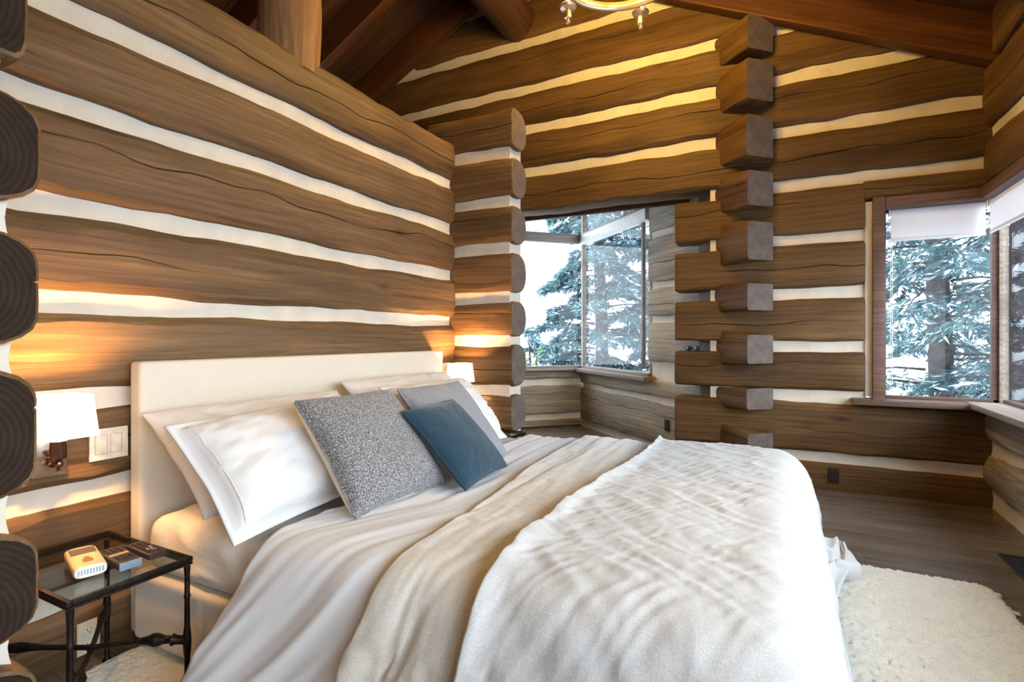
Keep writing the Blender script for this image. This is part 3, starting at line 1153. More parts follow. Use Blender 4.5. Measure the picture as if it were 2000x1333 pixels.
# the throw lies on duvet and coverlet together
U, W = np.meshgrid(np.linspace(0, 1, 210), np.linspace(0, 1, 300), indexing='ij')
Db = Dh + normals(Dh) * 0.016
THR = layer(Db, lambda t: 0.415 + 0.012 * np.sin(t * 11 + 1), lambda t: 0.875 + 0.008 * np.sin(t * 9) - 0.07 * np.clip((t - 0.5) / 0.35, 0, 1), 0.02, 0.885, 190, 280, 0.012, amp_throw, 1, 5, head_lift=0.016)
o = root('throw_blanket', (-0.3, 2.05, 0.58), 'fluffy off-white throw crumpled over the foot of the bed', 'blanket')
sheet('throw_cloth', THR, 0.012, M_THROW, o, (-0.3, 2.05, 0.58))


# ---- pillows
def pillow_mesh(Wd, Hh, Th, seed, flange=0.0, pinch=0.05, n=44, wr=0.010, half=None, power=0.5, slump=0.0):
    """Stuffed pillow: two bulged grids that meet in a seam, with an optional flat flange; half 'front'/'back' gives one side only."""
    nu, nv = n, n
    u, v = np.meshgrid(np.linspace(-1, 1, nu), np.linspace(-1, 1, nv), indexing='ij')
    u = np.sin(u * math.pi / 2) * 0.35 + u * 0.65
    v = np.sin(v * math.pi / 2) * 0.35 + v * 0.65
    fx, fy = 1 - 2 * flange / Wd, 1 - 2 * flange / Hh
    X = Wd / 2 * u * (1 - pinch * (1 - v * v) * np.abs(u) ** 2)
    Y = Hh / 2 * v * (1 - pinch * (1 - u * u) * np.abs(v) ** 2)
    uu = np.clip(np.abs(u) / fx, 0, 1)
    vv = np.clip(np.abs(v) / fy, 0, 1)
    prof = (np.clip(1 - uu ** 2.4, 0, 1) * np.clip(1 - vv ** 2.4, 0, 1)) ** power
    res = []
    for sgn in (1, -1):
        q = np.stack([X * 5 + sgn * 3, Y * 5, 0 * X + seed], -1)
        lump = 1 + 0.16 * noise_grid(q, seed * 1.31)
        q = np.stack([X * 14, Y * 14, 0 * X + sgn], -1)
        r = noise_grid(q, seed * 2.17)
        ang = np.arctan2(Y, X + 1e-6)
        rad = np.hypot(u, v)
        q = np.stack([np.cos(ang) * 6, np.sin(ang) * 6, rad * 1.2], -1)
        rr = 1 - 2 * np.abs(noise_grid(q, seed * 0.77 + sgn))
        q = np.stack([X * 12 + Y * 9, Y * 30 - X * 18, 0 * X + sgn * 2], -1)
        cr = np.clip(1 - 3.0 * np.abs(noise_grid(q, seed * 3.1)), 0, 1)
        r = r + 0.9 * cr * rad
        Z = sgn * (Th / 2 * prof * lump * (1 - slump * v) + 0.0035 + wr * prof * (0.5 * r + 0.7 * rr * rad))
        wob = 0.006 * noise_grid(np.stack([X * 9, Y * 9, 0 * X], -1), seed) * (1 - prof)
        res.append(np.stack([X, Y, Z + wob], -1))
    F, Bk = res
    F[0, :] = F[0, :]
    idx = np.arange(nu * nv).reshape(nu, nv)

    def quads(ix, rev):
        f = np.stack([ix[:-1, :-1], ix[1:, :-1], ix[1:, 1:], ix[:-1, 1:]], -1).reshape(-1, 4)
        return f[:, ::-1] if rev else f
    if half == 'front':
        verts, faces = F.reshape(-1, 3), quads(idx, False)
    elif half == 'back':
        verts, faces = Bk.reshape(-1, 3), quads(idx, True)
    else:
        verts = np.concatenate([F.reshape(-1, 3), Bk.reshape(-1, 3)])
        faces = np.concatenate([quads(idx, False), quads(idx + nu * nv, True)])
    faces = faces.tolist()
    rim = list(idx[:, 0]) + list(idx[-1, 1:]) + list(idx[-2::-1, -1]) + list(idx[0, -2:0:-1])
    k = nu * nv
    if half is None:
        for a, b in zip(rim, rim[1:] + rim[:1]):
            faces.append((a, a + k, b + k, b))
    me = bpy.data.meshes.new('pillow')
    me.from_pydata(verts.tolist(), [], faces)
    me.polygons.foreach_set('use_smooth', [True] * len(faces))
    me.update()
    return me, rim, F, Bk


def pillow_frame(bl, br, vdir, Hh, Th, push=0.45):
    bl, br = Vector(bl), Vector(br)
    U = (br - bl).normalized()
    V = Vector(vdir)
    V = (V - U * V.dot(U)).normalized()
    N = U.cross(V)
    c = (bl + br) / 2 + V * (Hh / 2) - N * Th * (0.5 - push)
    M = Matrix.Identity(4)
    for i in range(3):
        M[i][0], M[i][1], M[i][2], M[i][3] = U[i], V[i], N[i], c[i]
    return M


def put_pillow(name, label, cat, group, bl, br, vdir, Wd, Hh, Th, seed, mat, **kw):
    M = pillow_frame(bl, br, vdir, Hh, Th)
    o = root(name, (0, 0, 0), label, cat, group)
    o.matrix_world = M
    me, rim, F, Bk = pillow_mesh(Wd, Hh, Th, seed, **kw)
    mesh_obj('pillowcase', me, mat, o)
    return o, me, rim, F


def put_cushion(name, label, group, bl, br, vdir, Wd, Hh, Th, seed, mf, mb, **kw):
    M = pillow_frame(bl, br, vdir, Hh, Th)
    o = root(name, (0, 0, 0), label, 'cushion', group)
    o.matrix_world = M
    for half, m in (('front', mf), ('back', mb)):
        me, rim, F, Bk = pillow_mesh(Wd, Hh, Th, seed, half=half, **kw)
        mesh_obj(half + '_panel', me, m, o)
    bm = bmesh.new()
    ring = [Vector(((F.reshape(-1, 3)[i] + Bk.reshape(-1, 3)[i]) / 2).tolist()) for i in rim[::2]]
    tube(bm, ring + ring[:1], 0.0042, n=6, cap=False)
    bm_obj('seam', bm, mf, o, smooth=True)
    return o


PG = 'white bed pillows leaning on the headboard'
put_pillow('pillow', 'wide white pillow against the headboard by the lit sconce, behind the flanged pillow', 'pillow', PG,
           (-1.705, 1.10, 0.57), (-1.705, 2.02, 0.57), (-0.40, 0, 0.36), 0.94, 0.49, 0.15, 2.0, M_PILLOW, wr=0.026)
put_pillow('pillow', 'wide white pillow against the far end of the headboard, behind the flanged one', 'pillow', PG,
           (-1.705, 2.07, 0.585), (-1.705, 3.01, 0.585), (-0.40, 0, 0.39), 0.96, 0.51, 0.15, 4.7, M_PILLOW, wr=0.024)
for lab, bl, br, vd, Wd, seed in (
        ('plump white flanged pillow facing the camera beside the tweed cushion', (-1.47, 1.045, 0.545), (-1.47, 1.74, 0.585), (-0.31, 0.0, 0.33), 0.72, 6.1),
        ('white flanged pillow standing behind the pale grey cushion', (-1.47, 2.04, 0.585), (-1.45, 2.76, 0.585), (-0.35, 0.0, 0.38), 0.74, 8.9)):
    o, me, rim, F = put_pillow('pillow', lab, 'pillow', PG, bl, br, vd, Wd, 0.47, 0.21, seed, M_PILLOW, flange=0.028, wr=0.028, power=0.42)
    # stitched line where the flange starts
    bm = bmesh.new()
    n = 44
    G = F
    k = 4
    loop = [G[i, k] for i in range(k, n - k)] + [G[n - k - 1, j] for j in range(k, n - k)] + [G[i, n - k - 1] for i in range(n - k - 1, k - 1, -1)] + [G[k, j] for j in range(n - k - 1, k - 1, -1)]
    tube(bm, [Vector((p[0], p[1], p[2] + 0.001)) for p in loop[::3]] + [Vector(loop[0].tolist())], 0.0018, n=5, cap=False)
    bm_obj('flange_seam', bm, M_PILLOW, o, smooth=True)

CG = 'scatter cushions on the bed'
put_cushion('cushion', 'dark grey tweed cushion with a cream back, on its own beside the white flanged pillow', CG,
            (-1.255, 1.325, 0.575), (-1.235, 1.80, 0.575), (-0.29, 0.015, 0.35), 0.49, 0.48, 0.155, 3.1, M_TWEED, M_CREAM, wr=0.003, pinch=0.06, power=0.38)
put_cushion('cushion', 'pale grey woven cushion standing behind the slate blue one', CG,
            (-1.295, 1.94, 0.575), (-1.275, 2.42, 0.575), (-0.29, 0.0, 0.34), 0.49, 0.47, 0.14, 5.3, M_GREYL, M_GREYL, wr=0.003, pinch=0.05)
put_cushion('cushion', 'slate blue velvet cushion in front of the pale grey one', CG,
            (-1.09, 1.755, 0.585), (-1.125, 2.14, 0.585), (-0.29, -0.07, 0.29), 0.42, 0.41, 0.12, 7.7, M_BLUE, M_BLUE, wr=0.005, pinch=0.05)

# ------------------------------------------------------------------ rug
M_RUG = cloth('cream_shag', (220, 216, 204), (238, 235, 224), scale=160, weave=0.9, sheen=0.5, mottled=0.10, mott_scale=14)
rx0, rx1, ry0, ry1 = -2.16, 0.87, 0.78, 3.21
nx, ny = 300, 240
gx, gy = np.meshgrid(np.linspace(rx0, rx1, nx), np.linspace(ry0, ry1, ny), indexing='ij')
rg = np.random.RandomState(9)
P = np.stack([gx, gy, 0 * gx], -1)
ex = np.minimum(np.arange(nx), np.arange(nx)[::-1])[:, None]
ey = np.minimum(np.arange(ny), np.arange(ny)[::-1])[None, :]
ed = np.minimum(ex, ey)
tuft = rg.rand(nx, ny)
P[..., 2] = 0.012 + 0.012 * tuft + 0.002 * np.sin(gx * 6) * np.sin(gy * 5)
P[..., 2] *= np.clip(ed / 3.0, 0, 1) ** 0.5
P[..., 2] += 0.002
P[..., 0] += (rg.rand(nx, ny) - 0.5) * 0.008
P[..., 1] += (rg.rand(nx, ny) - 0.5) * 0.008
rim = ed == 0
P[..., 0] += rim * 0.014 * np.sin(gy * 40 + gx * 3) + rim * (rg.rand(nx, ny) - 0.5) * 0.02
P[..., 1] += rim * 0.010 * np.sin(gx * 37) + rim * (rg.rand(nx, ny) - 0.5) * 0.02
# the outer corner is rounded
cr = np.clip((gx - (rx1 - 0.07)) / 0.07, 0, 1) * np.clip((gy - (ry1 - 0.07)) / 0.07, 0, 1)
P[..., 0] -= 0.035 * cr
P[..., 1] -= 0.035 * cr
me = grid_mesh('rug', P)
tag(mesh_obj('rug', me, M_RUG), 'large cream shag rug lying on the dark floor under the bed', 'rug')

# ------------------------------------------------------------------ wrought iron glass tables
M_IRON = plain('wrought_iron', (40, 32, 28), 0.45, 0.7, noise_amt=0.2, scale=40, bump=0.4)
M_TGLASS = glass('table_glass', (0.80, 0.82, 0.80), 0.55)


def nightstand(loc, label, zt):
    o = root('nightstand', loc, label, 'table', 'glass bedside tables')
    wx, wy = 0.50, 0.335
    hx, hy = wx / 2, wy / 2
    bm = bmesh.new()
    b = 0.013
    for c, s in (((0, hy - b / 2, zt - 0.008), (wx, b, 0.016)), ((0, -hy + b / 2, zt - 0.008), (wx, b, 0.016)),
                 ((hx - b / 2, 0, zt - 0.008), (b, wy - 2 * b, 0.016)), ((-hx + b / 2, 0, zt - 0.008), (b, wy - 2 * b, 0.016))):
        box(bm, c, s, bevel=0.004)
    for sx in (1, -1):
        box(bm, (sx * (hx - 0.006), 0, zt - 0.021), (0.010, wy, 0.007), bevel=0.003)
        box(bm, (0, sx * (hy - 0.006), zt - 0.021), (wx, 0.010, 0.007), bevel=0.003)
    bm_obj('top_frame', bm, M_IRON, o, auto=40)
    bm = bmesh.new()
    box(bm, (0, 0, zt - 0.006), (wx - 2 * b + 0.004, wy - 2 * b + 0.004, 0.008), bevel=0.002, seg=1)
    bm_obj('glass_top', bm, M_TGLASS, o)
    zs = 0.20
    for sx in (1, -1):
        for sy in (1, -1):
            x, y = sx * (hx - 0.012), sy * (hy - 0.012)
            bm = bmesh.new()
            zz = [0.0, 0.012, 0.02, zs - 0.05, zs - 0.03, zs, zs + 0.03, zs + 0.05, zt * 0.72, zt * 0.735, zt * 0.75, zt - 0.06, zt - 0.03]
            rr = [0.013, 0.013, 0.008, 0.0085, 0.011, 0.0125, 0.011, 0.0085, 0.008, 0.0105, 0.008, 0.008, 0.010]
            tube(bm, [(x, y, z) for z in zz], rr, n=10)
            bm_obj('leg', bm, M_IRON, o, auto=50)
    for sy in (1, -1):
        bm = bmesh.new()
        a = Vector((hx - 0.012, sy * (hy - 0.012), zs))
        e = Vector((-hx + 0.012, -sy * (hy - 0.012), zs))
        tt = [0, 0.06, 0.075, 0.09, 0.12, 0.15, 0.17, 0.20, 0.26, 0.48, 0.5, 0.52, 0.74, 0.80, 0.86, 0.93, 1.0]
        rr = [0.013, 0.014, 0.019, 0.012, 0.013, 0.019, 0.021, 0.015, 0.008, 0.008, 0.012, 0.008, 0.008, 0.011, 0.016, 0.013, 0.012]
        tube(bm, [a.lerp(e, t) + Vector((0, 0, 0.004 * sy + 0.006 * math.sin(t * 9))) for t in tt], rr, n=10)
        # a cast knot like a lopped twig
        k = a.lerp(e, 0.17)
        tube(bm, [k, k + Vector((-0.01, 0, 0.016)), k + Vector((-0.012, 0, 0.026))], [0.012, 0.009, 0.006], n=8)
        bm_obj('stretcher', bm, M_IRON, o, auto=50)
    return o


nightstand((-1.93, 0.868, 0.0), 'black iron bedside table with a glass top carrying a player and two remotes', 0.47)
nightstand((-1.885, 3.235, 0.0), 'black iron bedside table with a bare glass top at the far side of the bed', 0.50)
ZTB = 0.472


# ------------------------------------------------------------------ things on the table
def xy(px, py, z):
    """Point at height z under a pixel of the photograph."""
    a = R(27.2)
    u, v = (px - 1000) / 1030, (660 - py) / 1030
    d = (z - 1.17) / v
    return Vector(((u * math.cos(a) - math.sin(a)) * d, (u * math.sin(a) + math.cos(a)) * d, z))


def yaw(p, q):
    return math.atan2(q.y - p.y, q.x - p.x)


M_PLAYER = plain('cream_plastic', (232, 206, 168), 0.3, noise_amt=0.02)
M_SILV = plain('silver_grille', (186, 190, 196), 0.35, 0.5, noise_amt=0.08, scale=600)
M_SCREEN = plain('grey_lcd', (112, 92, 66), 0.15)
M_EMBL = plain('brown_emblem', (140, 100, 62), 0.5)
M_REM = plain('dark_remote', (58, 46, 40), 0.4)
M_REMS = plain('remote_silver_band', (196, 168, 132), 0.35, 0.3)
M_KEY = plain('remote_key', (34, 28, 26), 0.45)
M_REMG = plain('remote_grey_end', (128, 140, 152), 0.4)
M_PRINT = plain('remote_print', (214, 196, 170), 0.6)


def slab_profile(bm, L, Wd, Ht, mi=0, r=0.45, n=28):
    """Soft-edged handset body lying along X: a rounded section swept along its length."""
    rings = []
    xs = [(-L / 2, 0.90), (-L / 2 + 0.004, 0.985), (-L / 2 + 0.012, 1), (L / 2 - 0.012, 1), (L / 2 - 0.004, 0.985), (L / 2, 0.93)]
    for x, s in xs:
        ring = []
        for k in range(n):
            a = 2 * math.pi * k / n
            cy, sz = math.cos(a), math.sin(a)
            y = math.copysign(abs(cy) ** r, cy) * Wd / 2
            z = math.copysign(abs(sz) ** r, sz) * Ht / 2 + Ht / 2
            ring.append(bm.verts.new((x, y * s, Ht / 2 + (z - Ht / 2) * s)))
        rings.append(ring)
    for r0, r1 in zip(rings, rings[1:]):
        for k in range(n):
            bm.faces.new((r0[k], r0[(k + 1) % n], r1[(k + 1) % n], r1[k])).material_index = mi
    bm.faces.new(rings[0]).material_index = mi
    bm.faces.new(rings[-1]).material_index = mi


# portable player: X runs from its far end to the end facing the room
pA, pB = xy(153, 1064, ZTB + 0.036), xy(181, 1109, ZTB + 0.036)
Lp = (pB - pA).length
c = (pA + pB) / 2
o = root('media_player', (c.x, c.y, ZTB), 'cream handheld media player with a small dark screen on the glass table', 'player', rz=yaw(pA, pB))
Lp, Wp, Hp = min(0.19, Lp), 0.080, 0.036
bm = bmesh.new()
slab_profile(bm, Lp, Wp, Hp, r=0.55)
bm_obj('body', bm, M_PLAYER, o, auto=50)
bm = bmesh.new()
box(bm, (-0.24 * Lp, 0.0, Hp + 0.0004), (0.30 * Lp, 0.062, 0.0016), bevel=0.0006)
bm_obj('screen', bm, M_SCREEN, o)
bm = bmesh.new()
prof = [(-0.012, 0.0055), (-0.006, 0.006), (-0.003, 0.0065), (0.002, 0.0105), (0.012, 0.0120), (0.021, 0.0110), (0.024, 0.0085)]
ring = [(x * 1.35 + 0.16 * Lp, y * 1.05) for x, y in prof] + [(x * 1.35 + 0.16 * Lp, -y * 1.05) for x, y in reversed(prof)]
va = [bm.verts.new((x, y, Hp - 0.0006)) for x, y in ring]
vb = [bm.verts.new((x, y, Hp + 0.0009)) for x, y in ring]
bm.faces.new(va)
bm.faces.new(vb)
for i in range(len(ring)):
    j = (i + 1) % len(ring)
    bm.faces.new((va[i], va[j], vb[j], vb[i]))
bm_obj('emblem', bm, M_EMBL, o)
bm = bmesh.new()
rngs = []
for s, x in ((1.0, Lp / 2 - 0.002), (1.0, Lp / 2 + 0.002), (0.86, Lp / 2 + 0.0035), (0.82, Lp / 2 + 0.0015)):
    rngs.append([bm.verts.new((x, math.copysign(abs(math.cos(a)) ** 0.6, math.cos(a)) * Wp / 2 * 0.92 * s, Hp / 2 + math.copysign(abs(math.sin(a)) ** 0.6, math.sin(a)) * Hp / 2 * 0.88 * s)) for a in [2 * math.pi * k / 28 for k in range(28)]])
for r0, r1 in zip(rngs, rngs[1:]):
    for k in range(28):
        bm.faces.new((r0[k], r0[(k + 1) % 28], r1[(k + 1) % 28], r1[k]))
bm.faces.new(rngs[-1])
bm_obj('end_rim', bm, M_WHITE, o, auto=40)
bm = bmesh.new()
for k in range(9):
    box(bm, (Lp / 2 + 0.0022, (k - 4) * 0.0070, Hp / 2), (0.002, 0.0034, 0.015), bevel=0.0005, seg=1)
bm_obj('grille', bm, M_SILV, o)


def remote(p, q, Lr, Wr, Hr, label, bands, endmat, rows, cols):
    c = (p + q) / 2
    o = root('remote_control', (c.x, c.y, ZTB), label, 'remote control', rz=yaw(p, q))
    bm = bmesh.new()
    slab_profile(bm, Lr, Wr, Hr, r=0.35)
    bm_obj('body', bm, M_REM, o, auto=45)
    km = None
    for i in range(rows):
        for j in range(cols):
            x = -Lr / 2 + Lr * 0.07 + (Lr * 0.8) * (i + 0.5) / rows
            if bands and abs(x - bands) < 0.012:
                continue
            y = (j - (cols - 1) / 2) * Wr * 0.8 / cols
            M = Matrix.Translation((x, y, Hr))
            if km is None:
                bm = bmesh.new()
                box(bm, (0, 0, 0.0006), (Lr * 0.8 / rows * 0.62, Wr * 0.55 / cols, 0.003), bevel=0.001, seg=1)
                km = bm_obj('key', bm, M_KEY, o, M).data
            else:
                mesh_obj('key', km, M_KEY, o, M)
    if bands:
        bm = bmesh.new()
        box(bm, (bands, 0, Hr + 0.0002), (0.017, Wr * 0.82, 0.0016), bevel=0.0006)
        bm_obj('band', bm, M_REMS, o)
    if endmat:
        bm = bmesh.new()
        box(bm, (Lr / 2 - 0.001, 0, Hr / 2), (0.008, Wr * 0.96, Hr * 0.94), bevel=0.0035)
        bm_obj('end_cap', bm, endmat, o, auto=50)
    else:
        for x, y, l, w_ in ((0.018, -0.006, 0.010, 0.003), (0.018, 0.006, 0.010, 0.003), (0.028, 0.0, 0.003, 0.022), (0.042, 0.004, 0.003, 0.014), (0.006, 0.008, 0.003, 0.010)):
            bm = bmesh.new()
            box(bm, (x, y, Hr + 0.0023), (l, w_, 0.0006))
            bm_obj('printed_mark', bm, M_PRINT, o)
    return o


remote(xy(207, 1071, ZTB + 0.024), xy(259, 1098, ZTB + 0.024), 0.165, 0.062, 0.026, 'brown remote control with a pale band across it and a grey end', -0.002, M_REMG, 6, 3)
remote(xy(262, 1061, ZTB + 0.018), xy(310, 1081, ZTB + 0.018), 0.150, 0.052, 0.020, 'flat dark remote control near the back edge of the glass, with small pale markings', 0, None, 7, 3)

# ------------------------------------------------------------------ wall sconces
M_NICK = plain('brushed_nickel', (176, 160, 148), 0.25, 0.95, noise_amt=0.03)
M_BRONZE = plain('polished_bronze', (120, 88, 72), 0.22, 0.95, noise_amt=0.05)


def shade_mat():
    t = NT('lamp_shade_linen')
    tr = t.n('ShaderNodeBsdfTranslucent')
    tr.inputs['Color'].default_value = (0.92, 0.86, 0.76, 1)
    df = t.n('ShaderNodeBsdfDiffuse')
    df.inputs['Color'].default_value = (0.92, 0.88, 0.80, 1)
    em = t.n('ShaderNodeEmission', Strength=1.0)
    em.inputs['Color'].default_value = (1.0, 0.80, 0.55, 1)
    m1 = t.n('ShaderNodeMixShader')
    m1.inputs[0].default_value = 0.68
    t.l(df.outputs[0], m1.inputs[1])
    t.l(tr.outputs[0], m1.inputs[2])
    ad = t.n('ShaderNodeAddShader')
    t.l(m1.outputs[0], ad.inputs[0])
    t.l(em.outputs[0], ad.inputs[1])
    t.l(ad.outputs[0], t.out.inputs['Surface'])
    return t.m


M_SHADE = shade_mat()
M_BULB = emis('lamp_bulb', (1.0, 0.72, 0.40), 15)
SCONCE_W = 34.0
WARM = (1.0, 0.50, 0.155)


def sconce(y0, label, side):
    """Rectangular linen shade on a swing arm; side is where the arm swings (+1 along +y)."""
    o = root('wall_sconce', (WX, y0, 0.76), label, 'wall lamp', 'wall lamps beside the headboard')
    bm = bmesh.new()
    box(bm, (0.012, 0.03 * side, -0.005), (0.024, 0.10, 0.12), bevel=0.006)
    bm_obj('back_plate', bm, M_NICK, o, auto=40)
    bm = bmesh.new()
    lathe(bm, (0.05, 0.03 * side, 0), [(0.0, -0.03), (0.012, -0.028), (0.016, -0.018), (0.008, -0.012), (0.008, 0.012), (0.016, 0.018), (0.012, 0.028), (0.0, 0.03)], n=14)
    tube(bm, [(0.02, 0.03 * side, 0), (0.05, 0.03 * side, 0)], 0.008)
    bm_obj('knuckle', bm, M_BRONZE, o, auto=40)
    bm = bmesh.new()
    tube(bm, [(0.05, 0.03 * side, 0), (0.10, 0.02 * side, 0.002), (0.158, 0.0, 0.004)], 0.0075)
    bm_obj('arm', bm, M_BRONZE, o, auto=40)
    bm = bmesh.new()
    lathe(bm, (0.158, 0.0, 0.02), [(0.0, -0.045), (0.007, -0.042), (0.004, -0.034), (0.012, -0.028), (0.014, -0.018), (0.010, -0.010), (0.022, -0.002), (0.024, 0.022), (0.022, 0.05), (0.024, 0.054), (0.0, 0.056)], n=20)
    bm_obj('socket_cup', bm, M_BRONZE, o, auto=40)
    # shade: tapered box, open above and below
    bm = bmesh.new()
    z0, z1 = 0.086, 0.224
    lo = [(0.085, -0.082), (0.232, -0.082), (0.232, 0.082), (0.085, 0.082)]
    hi = [(0.097, -0.070), (0.218, -0.070), (0.218, 0.070), (0.097, 0.070)]
    n = 4
    rg = []
    for inset in (0, 0.003):
        a = [bm.verts.new((x + (inset if x < 0.15 else -inset), y + (inset if y < 0 else -inset), z0)) for x, y in lo]
        b = [bm.verts.new((x + (inset if x < 0.15 else -inset), y + (inset if y < 0 else -inset), z1)) for x, y in hi]
        rg.append((a, b))
    for a, b in rg:
        for k in range(4):
            bm.faces.new((a[k], a[(k + 1) % 4], b[(k + 1) % 4], b[k]))
    for q in (0, 1):
        for k in range(4):
            bm.faces.new((rg[0][q][k], rg[0][q][(k + 1) % 4], rg[1][q][(k + 1) % 4], rg[1][q][k]))
    bm_obj('lamp_shade', bm, M_SHADE, o)
    bm = bmesh.new()
    lathe(bm, (0.158, 0.0, 0.015), [(0.0, 0.06), (0.008, 0.07), (0.010, 0.09), (0.020, 0.115), (0.021, 0.13), (0.015, 0.15), (0.0, 0.156)], n=14)
    bm_obj('bulb', bm, M_BULB, o, smooth=True)
    d = bpy.data.lights.new('bulb_light', 'POINT')
    d.energy = SCONCE_W
    d.color = WARM
    d.shadow_soft_size = 0.022
    l = bpy.data.objects.new('bulb_light', d)
    COL.objects.link(l)
    l.location = (WX + 0.158, y0, 0.76 + 0.175)
    return o


sconce(0.85, 'lit wall lamp with a rectangular white shade over the glass table carrying remotes', 1)
sconce(3.245, 'lit small wall lamp in the corner beyond the headboard, above the far pillows', 1)

# ------------------------------------------------------------------ switches, outlets, floor vents
M_PLATE = plain('switch_plate_white', (232, 222, 206), 0.4)
o = root('switch_plate', (WX + 0.004, 1.065, 0.775), 'wide white rocker switch plate on the log wall beside the headboard', 'switch')
bm = bmesh.new()
box(bm, (0.004, 0, 0), (0.008, 0.126, 0.116), bevel=0.003)
bm_obj('plate', bm, M_PLATE, o, auto=40)
for y in (-0.027, 0.022):
    bm = bmesh.new()
    box(bm, (0.0085, y, 0), (0.004, 0.034, 0.066), bevel=0.0015)
    bm_obj('rocker', bm, M_PLATE, o, auto=40)
    bm = bmesh.new()
    for s in (1, -1):
        box(bm, (0.0083, y, s * 0.0355), (0.001, 0.040, 0.0012))
        box(bm, (0.0083, y + s * 0.0195, 0), (0.001, 0.0012, 0.072))
    bm_obj('bezel', bm, M_SILV, o)


def outlet(M, label, mat):
    o = root('wall_outlet', (0, 0, 0), label, 'outlet')
    o.matrix_world = M
    bm = bmesh.new()
    box(bm, (0, 0.004, 0), (0.072, 0.008, 0.116), bevel=0.003)
    bm_obj('plate', bm, mat, o, auto=40)
    for z in (0.026, -0.026):
        bm = bmesh.new()
        box(bm, (0, 0.009, z), (0.034, 0.004, 0.030), bevel=0.004)
        r = bm_obj('socket', bm, mat, o, auto=40)
        bm = bmesh.new()
        for dx in (-0.007, 0.007):
            box(bm, (dx, 0.0112, z + 0.003), (0.002, 0.0012, 0.008))
        lathe(bm, (0, 0.0106, z - 0.008), [(0.0, 0.0), (0.0022, 0.0), (0.0022, 0.0012), (0.0, 0.0012)], n=8, axis='Y')
        bm_obj('slot', bm, M_KEY, r)
    return o


M_OUTB = plain('outlet_brown', (46, 34, 30), 0.4)
M_OUTW = plain('outlet_ivory', (226, 214, 188), 0.4)
outlet(Matrix.Translation((WX + 0.003, 1.0, 0.085)) @ Matrix.Rotation(R(-90), 4, 'Z'), 'ivory wall outlet low on the log wall behind the glass table', M_OUTW)
outlet(Matrix.Translation((xy(1630, 944, 0.08).x * 1.0 + 0.0, BY - 0.004, 0.115)) @ Matrix.Rotation(R(180), 4, 'Z'), 'small dark brown outlet on the bottom log below the corner window', M_OUTB)
p = bay(1.06)
outlet(Matrix.Translation((p[0] - 0.005, p[1] - 0.005, 0.32)) @ Matrix.Rotation(R(135), 4, 'Z'), 'dark brown outlet on the grey bay log beside the crossed log ends', M_OUTB)


def floor_vent(loc, lx, ly, rz, label):
    o = root('floor_vent', loc, label, 'vent', rz=rz)
    bm = bmesh.new()
    b = 0.014
    box(bm, (0, ly / 2 - b / 2, 0.003), (lx, b, 0.006), bevel=0.002)
    box(bm, (0, -ly / 2 + b / 2, 0.003), (lx, b, 0.006), bevel=0.002)
    box(bm, (lx / 2 - b / 2, 0, 0.003), (b, ly, 0.006), bevel=0.002)
    box(bm, (-lx / 2 + b / 2, 0, 0.003), (b, ly, 0.006), bevel=0.002)
    bm_obj('rim', bm, M_VENT, o)
    bm = bmesh.new()
    box(bm, (0, 0, 0.0012), (lx - 0.01, ly - 0.01, 0.001))
    bm_obj('backing', bm, M_KEY, o)
    n = int(lx / 0.016)
    bm = bmesh.new()
    box(bm, (0, 0, 0.003), (0.006, ly - 2 * b, 0.003))
    sm = None
    for k in range(n):
        x = -lx / 2 + b + (lx - 2 * b) * (k + 0.5) / n
        if sm is None:
            so = bm_obj('slat', bm, M_VENT, o, Matrix.Translation((x, 0, 0)))
            sm = so.data
        else:
            mesh_obj('slat', sm, M_VENT, o, Matrix.Translation((x, 0, 0)))
    return o


M_VENT = plain('vent_dark_bronze', (48, 48, 56), 0.45, 0.5)
va = xy(1948, 1083, 0)
floor_vent((va.x + 0.075, va.y - 0.18, 0.0), 0.15, 0.36, 0.0, 'dark metal floor vent by the window wall, off the corner of the rug')
vb = xy(1195, 864, 0)
floor_vent((vb.x, vb.y, 0.0), 0.30, 0.13, R(135), 'grey floor vent in the bay under the angled windows')

# ------------------------------------------------------------------ sunglasses on a projecting log end
M_BLACK = plain('glossy_black', (14, 14, 15), 0.12)
o = root('sunglasses', (-0.70, 4.80, 1.052), 'folded glossy black sunglasses lying on a sawn log end by the bay', 'sunglasses', rz=R(20))
for sx in (-1, 1):
    bm = bmesh.new()
    ring = []
    for k in range(20):
        a = 2 * math.pi * k / 20
        ring.append((sx * 0.034 + 0.027 * math.copysign(abs(math.cos(a)) ** 0.7, math.cos(a)), -0.004 * abs(math.cos(a)), 0.024 + 0.020 * math.copysign(abs(math.sin(a)) ** 0.7, math.sin(a))))
    tube(bm, ring + [ring[0]], 0.0035, n=6, cap=False)
    bm_obj('rim', bm, M_BLACK, o, smooth=True)
    bm = bmesh.new()
    bm.faces.new([bm.verts.new((x, y + 0.001, z)) for x, y, z in ring])
    bm.faces.new([bm.verts.new((x, y - 0.001, z)) for x, y, z in ring])
    bm_obj('lens', bm, M_BLACK, o)
    bm = bmesh.new()
    tube(bm, [(sx * 0.064, 0.0, 0.034), (sx * 0.062, 0.016, 0.034), (sx * 0.02, 0.024, 0.028), (-sx * 0.05, 0.026 + 0.006 * sx, 0.012)], 0.004, n=6)
    bm_obj('temple', bm, M_BLACK, o, smooth=True)
bm = bmesh.new()
tube(bm, [(-0.010, 0, 0.028), (0, -0.002, 0.031), (0.010, 0, 0.028)], 0.003, n=6)
bm_obj('bridge', bm, M_BLACK, o, smooth=True)

